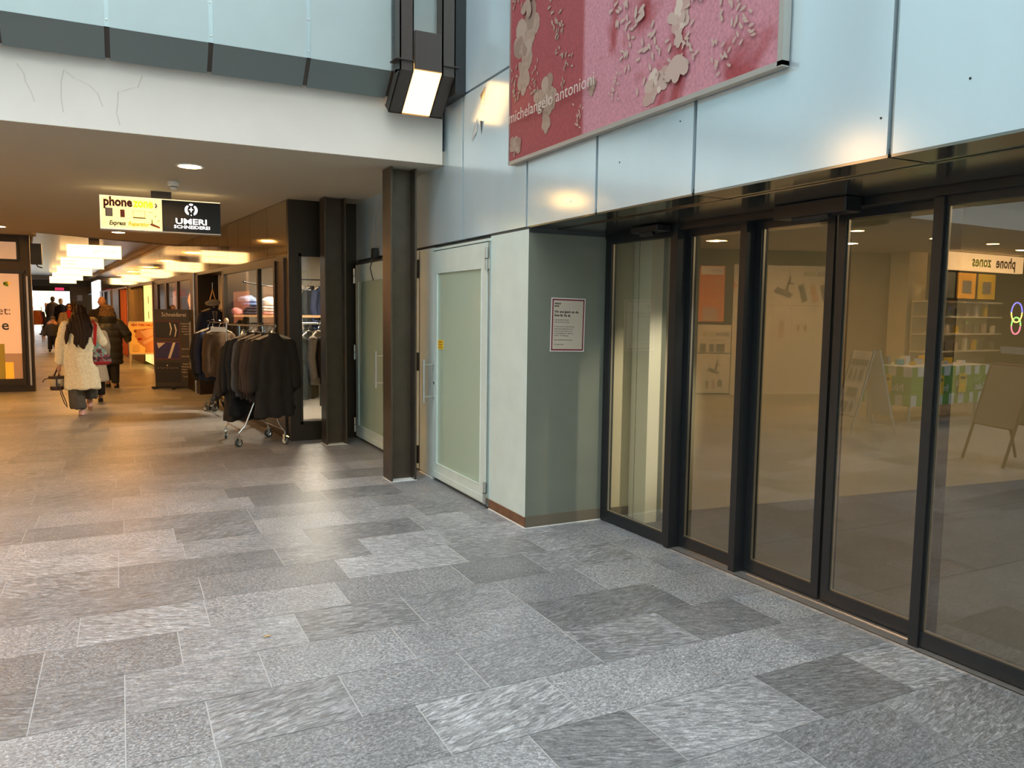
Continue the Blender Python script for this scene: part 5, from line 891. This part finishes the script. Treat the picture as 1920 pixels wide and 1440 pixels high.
for q, (x, y, z) in enumerate(((.0, -.02, .05), (.10, .37, .13))):
    s = blob('shoe', [loft([(x, y + .05, z - .045, .052, .13), (x, y + .05, z - .015, .05, .125), (x, y + .01, z + .03, .042, .07), (x, y, z + .05, .035, .05)], 16)], shoe, .008, parent=t, smooth=3)
# red handled tote on her shoulder and the bucket bag in her hand
b = thing('tote_bag', 'flowered teal and crimson shoulder bag with red strap on the woman in the cream coat', 'bag', (-.545 + .245, 13.12, .74), .3)
tm = bpy.data.materials.new('floral_canvas'); tm.use_nodes = True; nt = tm.node_tree; bs = nt.nodes['Principled BSDF']; bs.inputs['Roughness'].default_value = .6; tc = node(nt, 'ShaderNodeTexCoord'); vo = node(nt, 'ShaderNodeTexNoise', Scale=13., Detail=3.); nt.links.new(tc.outputs['Object'], vo.inputs['Vector']); cr = node(nt, 'ShaderNodeValToRGB'); cr.color_ramp.interpolation = 'CONSTANT'; e = cr.color_ramp.elements; e[0].position = 0; e[0].color = (.02, .015, .02, 1); e[1].position = .42; e[1].color = (.30, .02, .05, 1)
for p_, c_ in ((.48, (.16, .30, .26, 1)), (.58, (.50, .45, .35, 1)), (.63, (.05, .13, .10, 1))): k_ = e.new(p_); k_.color = c_
nt.links.new(vo.outputs['Fac'], cr.inputs[0]); nt.links.new(cr.outputs[0], bs.inputs['Base Color'])
blob('bag_body', [loft([(0, 0, .03, .165, .05), (.0, 0, .07, .170, .065), (-.01, 0, .2, .13, .055), (-.045, 0, .30, .07, .03), (-.06, 0, .34, .035, .02)])], tm, .009, parent=b, fold=ripple(.02, 12))
blob('bag_base', [loft([(0, 0, .0, .13, .045), (0, 0, .03, .168, .062), (0, 0, .055, .172, .067), (0, 0, .06, .15, .05)])], mat('crimson_leather', (.38, .02, .03), .5), .009, parent=b)
m = MB(); rs = mat('red_strap', (.62, .02, .02), .5); 
m.add([(-.085, -.035, .30), (-.045, -.035, .30), (-.045, -.115, .60), (-.09, -.115, .60), (-.085, -.03, .30), (-.045, -.03, .30), (-.045, -.108, .60), (-.09, -.108, .60)], [(0, 1, 2, 3), (7, 6, 5, 4), (0, 4, 5, 1), (1, 5, 6, 2), (2, 6, 7, 3), (3, 7, 4, 0)], rs)
m.add([(-.045, -.115, .60), (-.09, -.115, .60), (-.10, -.02, .655), (-.055, -.02, .655), (-.045, -.108, .60), (-.09, -.108, .60), (-.10, -.02, .645), (-.055, -.02, .645)], [(0, 1, 2, 3), (7, 6, 5, 4), (0, 3, 7, 4), (1, 0, 4, 5), (2, 1, 5, 6), (3, 2, 6, 7)], rs); m.build('strap', b)
b = thing('bucket_bag', 'small beige bucket bag with dark rim held by the woman in the cream coat', 'bag', (-.545 - .315, 13.11, .385), .05)
bm2 = mat('beige_canvas', (.50, .42, .28), .7); dl_ = mat('dark_leather', (.045, .02, .012), .4)
m = MB(); m.lathe([(.08, 0.05), (.085, .06), (.098, .17)], (0, 0, 0), bm2, 22); m.build('bag_body', b, smooth=True)
m = MB(); m.lathe([(.0, 0), (.078, 0), (.086, .01), (.086, .055), (.083, .06)], (0, 0, 0), dl_, 22); m.build('bag_base', b, smooth=True)
m = MB(); m.lathe([(.095, .165), (.102, .17), (.103, .205), (.097, .21)], (0, 0, 0), dl_, 22); m.box((-.008, -.105, 0), (.014, -.09, .2), dl_); m.build('rim', b)
m = MB(); m.tube([(-.03, -.02, .20), (.01, -.01, .30), (.045, .0, .385), (.055, .0, .385), (.04, .01, .30), (.03, .02, .2)], .011, dl_, 8); m.build('handle', b, smooth=True)
m = MB(); m.tube([(.03, -.09, .1), (.05, -.10, -.05), (.09, -.10, -.19), (.125, -.10, -.245), (.12, -.09, -.20), (.075, -.09, -.06), (.05, -.08, .05)], .007, dl_, 6); m.tube([(-.09, 0, .18), (-.15, -.01, .16), (-.175, -.01, .12)], .007, dl_, 6); m.build('strap', b, smooth=True)
# -- woman in the grey coat half hidden behind her
t = person('person in a pale grey coat mostly hidden behind the cream-coated woman', -.415, 14.7); t.scale = (.90, .90, .90)
body(t, 1.60, None, [(-.09, 0, .84), (.09, 0, .84)], [((-.08, -.0, .45), (-.08, -.1, .10), (0, .12, 0)), ((.09, .04, .46), (.09, .18, .12), (0, .10, -.02))], [(-.25, .1, .80), (.22, .14, .82)], (0, 0, 1.47), face='back', elbows=[(-.24, 0, 1.05), (.22, 0, 1.05)])
child('coat', [loft([(0, 0, 1.37, .08, .07), (0, 0, 1.31, .18, .11), (0, 0, 1.1, .19, .14), (0, 0, .8, .19, .15), (.02, 0, .42, .23, .17), (.02, 0, .40, .2, .15)])] + limb([(-.17, 0, 1.28), (-.24, 0, 1.05), (-.25, .08, .86)], [.08, .07, .05]) + limb([(.16, 0, 1.28), (.22, 0, 1.05), (.22, .12, .87)], [.08, .07, .05]), fabric('pale_grey_wool', (.52, .49, .42)), t, .016)
child('hair', [ell((0, -.01, 1.49), (.095, .11, .11)), loft([(0, -.04, 1.48, .10, .085), (0, -.06, 1.36, .10, .06), (0, -.07, 1.28, .06, .03)])], mat('light_brown_hair', (.22, .12, .05), .5, var=.2), t, .012)
child('trousers', [loft([(-.08, -.04, .5, .09, .10), (-.08, -.09, .12, .08, .10)]), loft([(.09, .06, .5, .09, .10), (.09, .15, .14, .08, .10)])], blk, t, .014)
for x, y in ((-.08, -.04), (.09, .24)): blob('shoe', [loft([(x, y, .0, .045, .12), (x, y, .04, .042, .11), (x, y - .04, .09, .035, .05)], 14)], blk, .010, parent=t)
# -- person in the long dark puffer coat
t = person('person walking away in a long dark green puffer coat with bushy fur hood', -.235, 17.40)
body(t, 1.62, None, [(-.08, 0, .84), (.09, 0, .84)], [((-.02, .06, .46), (-.02, .18, .12), (0, .12, -.02)), ((.10, -.02, .46), (.11, -.08, .10), (.03, .10, 0))], [(-.28, .16, .92), (.34, .20, .93)], (.0, .02, 1.49), face='back', elbows=[(-.27, 0, 1.10), (.32, .0, 1.06)])
child('puffer_coat', [loft([(0, 0, 1.38, .10, .09), (0, 0, 1.32, .19, .13), (.01, 0, 1.15, .23, .17), (.02, 0, .95, .235, .18), (.03, 0, .7, .225, .175), (.045, 0, .50, .215, .17), (.045, 0, .475, .19, .15)])] + limb([(-.18, 0, 1.27), (-.28, 0, 1.08), (-.28, .15, .98)], [.10, .09, .065]) + limb([(.19, 0, 1.28), (.33, 0, 1.07), (.36, .18, .96)], [.10, .095, .065]) + [loft([(0, -.04, 1.30, .17, .12), (0, -.06, 1.40, .16, .12), (0, -.03, 1.45, .12, .1)])],
      puff, t, .014, fold=lambda c, n: c + n * .012 * abs(math.sin(c.z * 22)) if c.z < 1.3 else c)
child('fur_hood', [ell((0, -.01, 1.52), (.135, .135, .125)), ell((0, -.05, 1.44), (.15, .12, .07))], mat('brown_fur', (.26, .15, .06), .9, var=.3, vscale=30), t, .012, fold=lambda c, n: c + n * .022 * noise.noise(c * 34))
child('trousers', [loft([(-.02, .04, .6, .10, .11), (-.02, .16, .14, .065, .08)]), loft([(.10, 0, .6, .10, .11), (.11, -.07, .10, .07, .08)])], blk, t, .013)
for x, y in ((-.02, .26), (.13, .0)): blob('shoe', [loft([(x, y, .0, .05, .13), (x, y, .045, .046, .12), (x, y - .05, .10, .038, .055)], 14)], blk, .010, parent=t)
# -- bald man in a dark coat
t = person('bald man walking away in a dark coat beyond the puffer coat', -.367, 20.2)
body(t, 1.84, None, [(-.09, 0, .95), (.09, 0, .95)], [((-.09, .03, .5), (-.09, .12, .1), (0, .12, 0)), ((.09, -.02, .5), (.09, -.06, .10), (0, .12, 0))], [(-.27, .05, .88), (.27, .05, .88)], (.0, 0, 1.72), hr=.10, face='back', elbows=[(-.26, 0, 1.2), (.26, 0, 1.2)])
child('coat', [loft([(0, 0, 1.58, .09, .08), (0, 0, 1.52, .20, .12), (0, 0, 1.2, .20, .15), (0, 0, .9, .2, .15), (0, 0, .75, .2, .15)]), ell((0, .0, 1.60), (.075, .075, .04))] + limb([(-.19, 0, 1.48), (-.26, 0, 1.2), (-.27, .04, .93)], [.08, .07, .055]) + limb([(.19, 0, 1.48), (.26, 0, 1.2), (.27, .04, .93)], [.08, .07, .055]), blk, t, .018)
child('trousers', [loft([(-.09, 0, .8, .10, .11), (-.09, .1, .12, .07, .09)]), loft([(.09, 0, .8, .10, .11), (.09, -.05, .12, .07, .09)])], fabric('charcoal_cloth', (.03, .03, .035)), t, .016)
child('shoes', [ell((-.09, .2, .045), (.05, .14, .045)), ell((.09, 0, .045), (.05, .14, .045))], blk, t, .012)
# -- child facing the viewer
t = person('small child facing the viewer in a dark jacket and grey knitted hat', -2.17, 32.1)
body(t, 1.28, None, [(-.07, 0, .62), (.07, 0, .62)], [((-.08, 0, .34), (-.09, .0, .09), (-.01, -.10, 0)), ((.08, -.02, .34), (.10, -.05, .09), (.02, -.10, 0))], [(-.25, -.04, .52), (.30, -.02, .50)], (.02, 0, 1.10), hr=.092, face='front', elbows=[(-.21, 0, .76), (.23, 0, .74)], shoulders=[(-.13, 0, .95), (.13, 0, .95)], vox=.012)
child('jacket', [loft([(0, 0, 1.02, .09, .08), (0, 0, .96, .16, .11), (0, 0, .75, .17, .13), (0, 0, .56, .18, .13), (0, 0, .53, .16, .11)])] + limb([(-.14, 0, .93), (-.21, 0, .76), (-.25, -.03, .58)], [.07, .065, .05]) + limb([(.14, 0, .93), (.23, 0, .75), (.29, -.02, .56)], [.07, .065, .05]) + [ell((0, .0, .99), (.11, .10, .05))], fabric('dark_grey_quilt', (.035, .038, .035)), t, .013)
child('knitted_hat', [ell((.02, .01, 1.175), (.088, .10, .085)), ell((.02, .02, 1.25), (.03, .03, .03)), ell((-.06, .01, 1.10), (.02, .04, .06)), ell((.10, .01, 1.10), (.02, .04, .06))], fabric('grey_knit', (.07, .07, .07)), t, .010)
child('trousers', [loft([(-.07, 0, .6, .085, .09), (-.09, 0, .08, .07, .08)]), loft([(.07, 0, .6, .085, .09), (.10, -.03, .08, .07, .08)])], blk, t, .013)
child('shoes', [ell((-.10, -.06, .04), (.045, .10, .04)), ell((.12, -.10, .04), (.045, .10, .04))], blk, t, .010)
# -- woman with sunglasses and red scarf
t = person('woman facing the viewer in a beige jacket and red scarf wearing sunglasses', -1.505, 29.0)
body(t, 1.68, None, [(-.09, 0, .86), (.09, 0, .86)], [((-.09, 0, .46), (-.09, 0, .10), (0, -.12, 0)), ((.09, -.05, .46), (.09, -.10, .10), (0, -.12, 0))], [(-.14, -.24, 1.0), (.12, -.24, .98)], (.04, -.01, 1.57), face='front', elbows=[(-.24, -.02, 1.08), (.24, -.02, 1.08)], vox=.013)
child('jacket', [loft([(0, 0, 1.43, .09, .08), (0, 0, 1.37, .19, .12), (0, 0, 1.1, .2, .15), (0, 0, .95, .21, .15), (0, 0, .92, .19, .13)])] + limb([(-.18, 0, 1.33), (-.24, -.02, 1.08), (-.16, -.18, 1.01)], [.08, .075, .055]) + limb([(.18, 0, 1.33), (.24, -.02, 1.08), (.14, -.18, 1.0)], [.08, .075, .055]), fabric('beige_wool', (.30, .24, .16)), t, .016)
child('scarf', [loft([(.02, -.05, 1.48, .07, .06), (.02, -.09, 1.38, .07, .05), (.02, -.13, 1.22, .035, .025)])], mat('red_scarf', (.38, .02, .03), .8), t, .011)
child('hair', [ell((.04, .02, 1.60), (.10, .10, .11)), loft([(.04, .03, 1.58, .115, .08), (.04, .03, 1.42, .12, .07), (.04, .03, 1.36, .09, .05)])], hairm, t, .012)
sg = MB()
for s in (-1, 1): vs, fs = ell((.04 + s * .034, -.105, 1.575), (.028, .01, .020)); sg.add(vs, fs, M['black'])
sg.tube([(-.05, -.06, 1.58), (-.01, -.105, 1.58), (.09, -.105, 1.58), (.13, -.06, 1.58)], .005, M['black'], 6); sg.build('sunglasses', t)
child('trousers', [loft([(-.09, 0, .93, .10, .11), (-.09, 0, .10, .08, .09)]), loft([(.09, 0, .93, .10, .11), (.09, -.06, .10, .08, .09)])], blk, t, .016)
child('shoes', [ell((-.09, -.08, .045), (.05, .13, .045)), ell((.09, -.16, .045), (.05, .13, .045))], blk, t, .012)
hb = blob('handbag', [loft([(0, 0, 0, .18, .06), (0, 0, .28, .16, .05), (0, 0, .30, .14, .04)])] + limb([(-.10, 0, .28), (-.04, 0, .38), (.04, 0, .38), (.10, 0, .28)], [.012] * 4), blk, .012, loc=(-1.52, 28.66, .62)); tag(hb, 'black handbag held in front of the woman with the red scarf', 'handbag')
# -- three dark figures against the daylight
def far(label, x, y, H, coat, hc, lean=0., stride=.2, hood=None, side=False):
    t = person(label, x, y, rise(y)); k = H / 1.7
    body(t, H, None, [(-.08, 0, H * .5), (.08, 0, H * .5)], [((-.1 - stride * .3, 0, H * .27), (-.10 - stride, .0, .10), (-.08 if side else 0, .0 if side else .1, 0)), ((.1 + stride * .2, .05, H * .27), (.10 + stride, .05, .12), (-.06 if side else 0, 0 if side else .1, -.02))], [(-.22 + lean, 0, H * .47), (.24 + lean, 0, H * .48)], (lean, 0, H * .935), face='left' if side else 'back', elbows=[(-.22 + lean * .5, 0, H * .63), (.23 + lean * .5, 0, H * .63)], vox=.016)
    child('coat', [loft([(lean, 0, H * .86, .08, .07), (lean * .9, 0, H * .82, .17, .12), (lean * .6, 0, H * .66, .19, .14), (0, 0, H * .46, .19, .14)])] + limb([(-.17 + lean * .8, 0, H * .79), (-.22 + lean * .5, 0, H * .63), (-.22 + lean, 0, H * .5)], [.07, .065, .05]) + limb([(.17 + lean * .8, 0, H * .79), (.23 + lean * .5, 0, H * .63), (.24 + lean, 0, H * .5)], [.07, .065, .05]), coat, t, .02)
    child('hair' if not hood else 'hood', [ell((lean, .01 if not side else .0, H * .95), (.095, .105, .10)), ell((lean, -.03, H * .90), (.09, .08, .06))], hc, t, .014)
    child('trousers', [loft([(-.08, 0, H * .5, .10, .11), (-.1 - stride, 0, .10, .07, .08)]), loft([(.08, 0, H * .5, .10, .11), (.1 + stride, .05, .12, .07, .08)])], blk, t, .018)
    child('shoes', [ell((-.13 - stride, .0, .05), (.10, .07, .045)), ell((.08 + stride, .05, .06), (.10, .07, .045))], blk, t, .014); return t
far('dark silhouette of a man striding left against the far daylight', -2.809, 41.0, 1.74, blk, blk, lean=.10, stride=.26, side=True)
far('blonde person in a black jacket seen from behind near the far exit', -2.254, 38.6, 1.74, blk, mat('blonde_hair', (.75, .52, .28), .5), stride=.03)
far('person in a dark olive hooded jacket beside the far exit wall', -1.693, 37.2, 1.72, fabric('olive_jacket', (.05, .04, .025)), fabric('olive_hood', (.07, .05, .03)), stride=.05, hood=True)
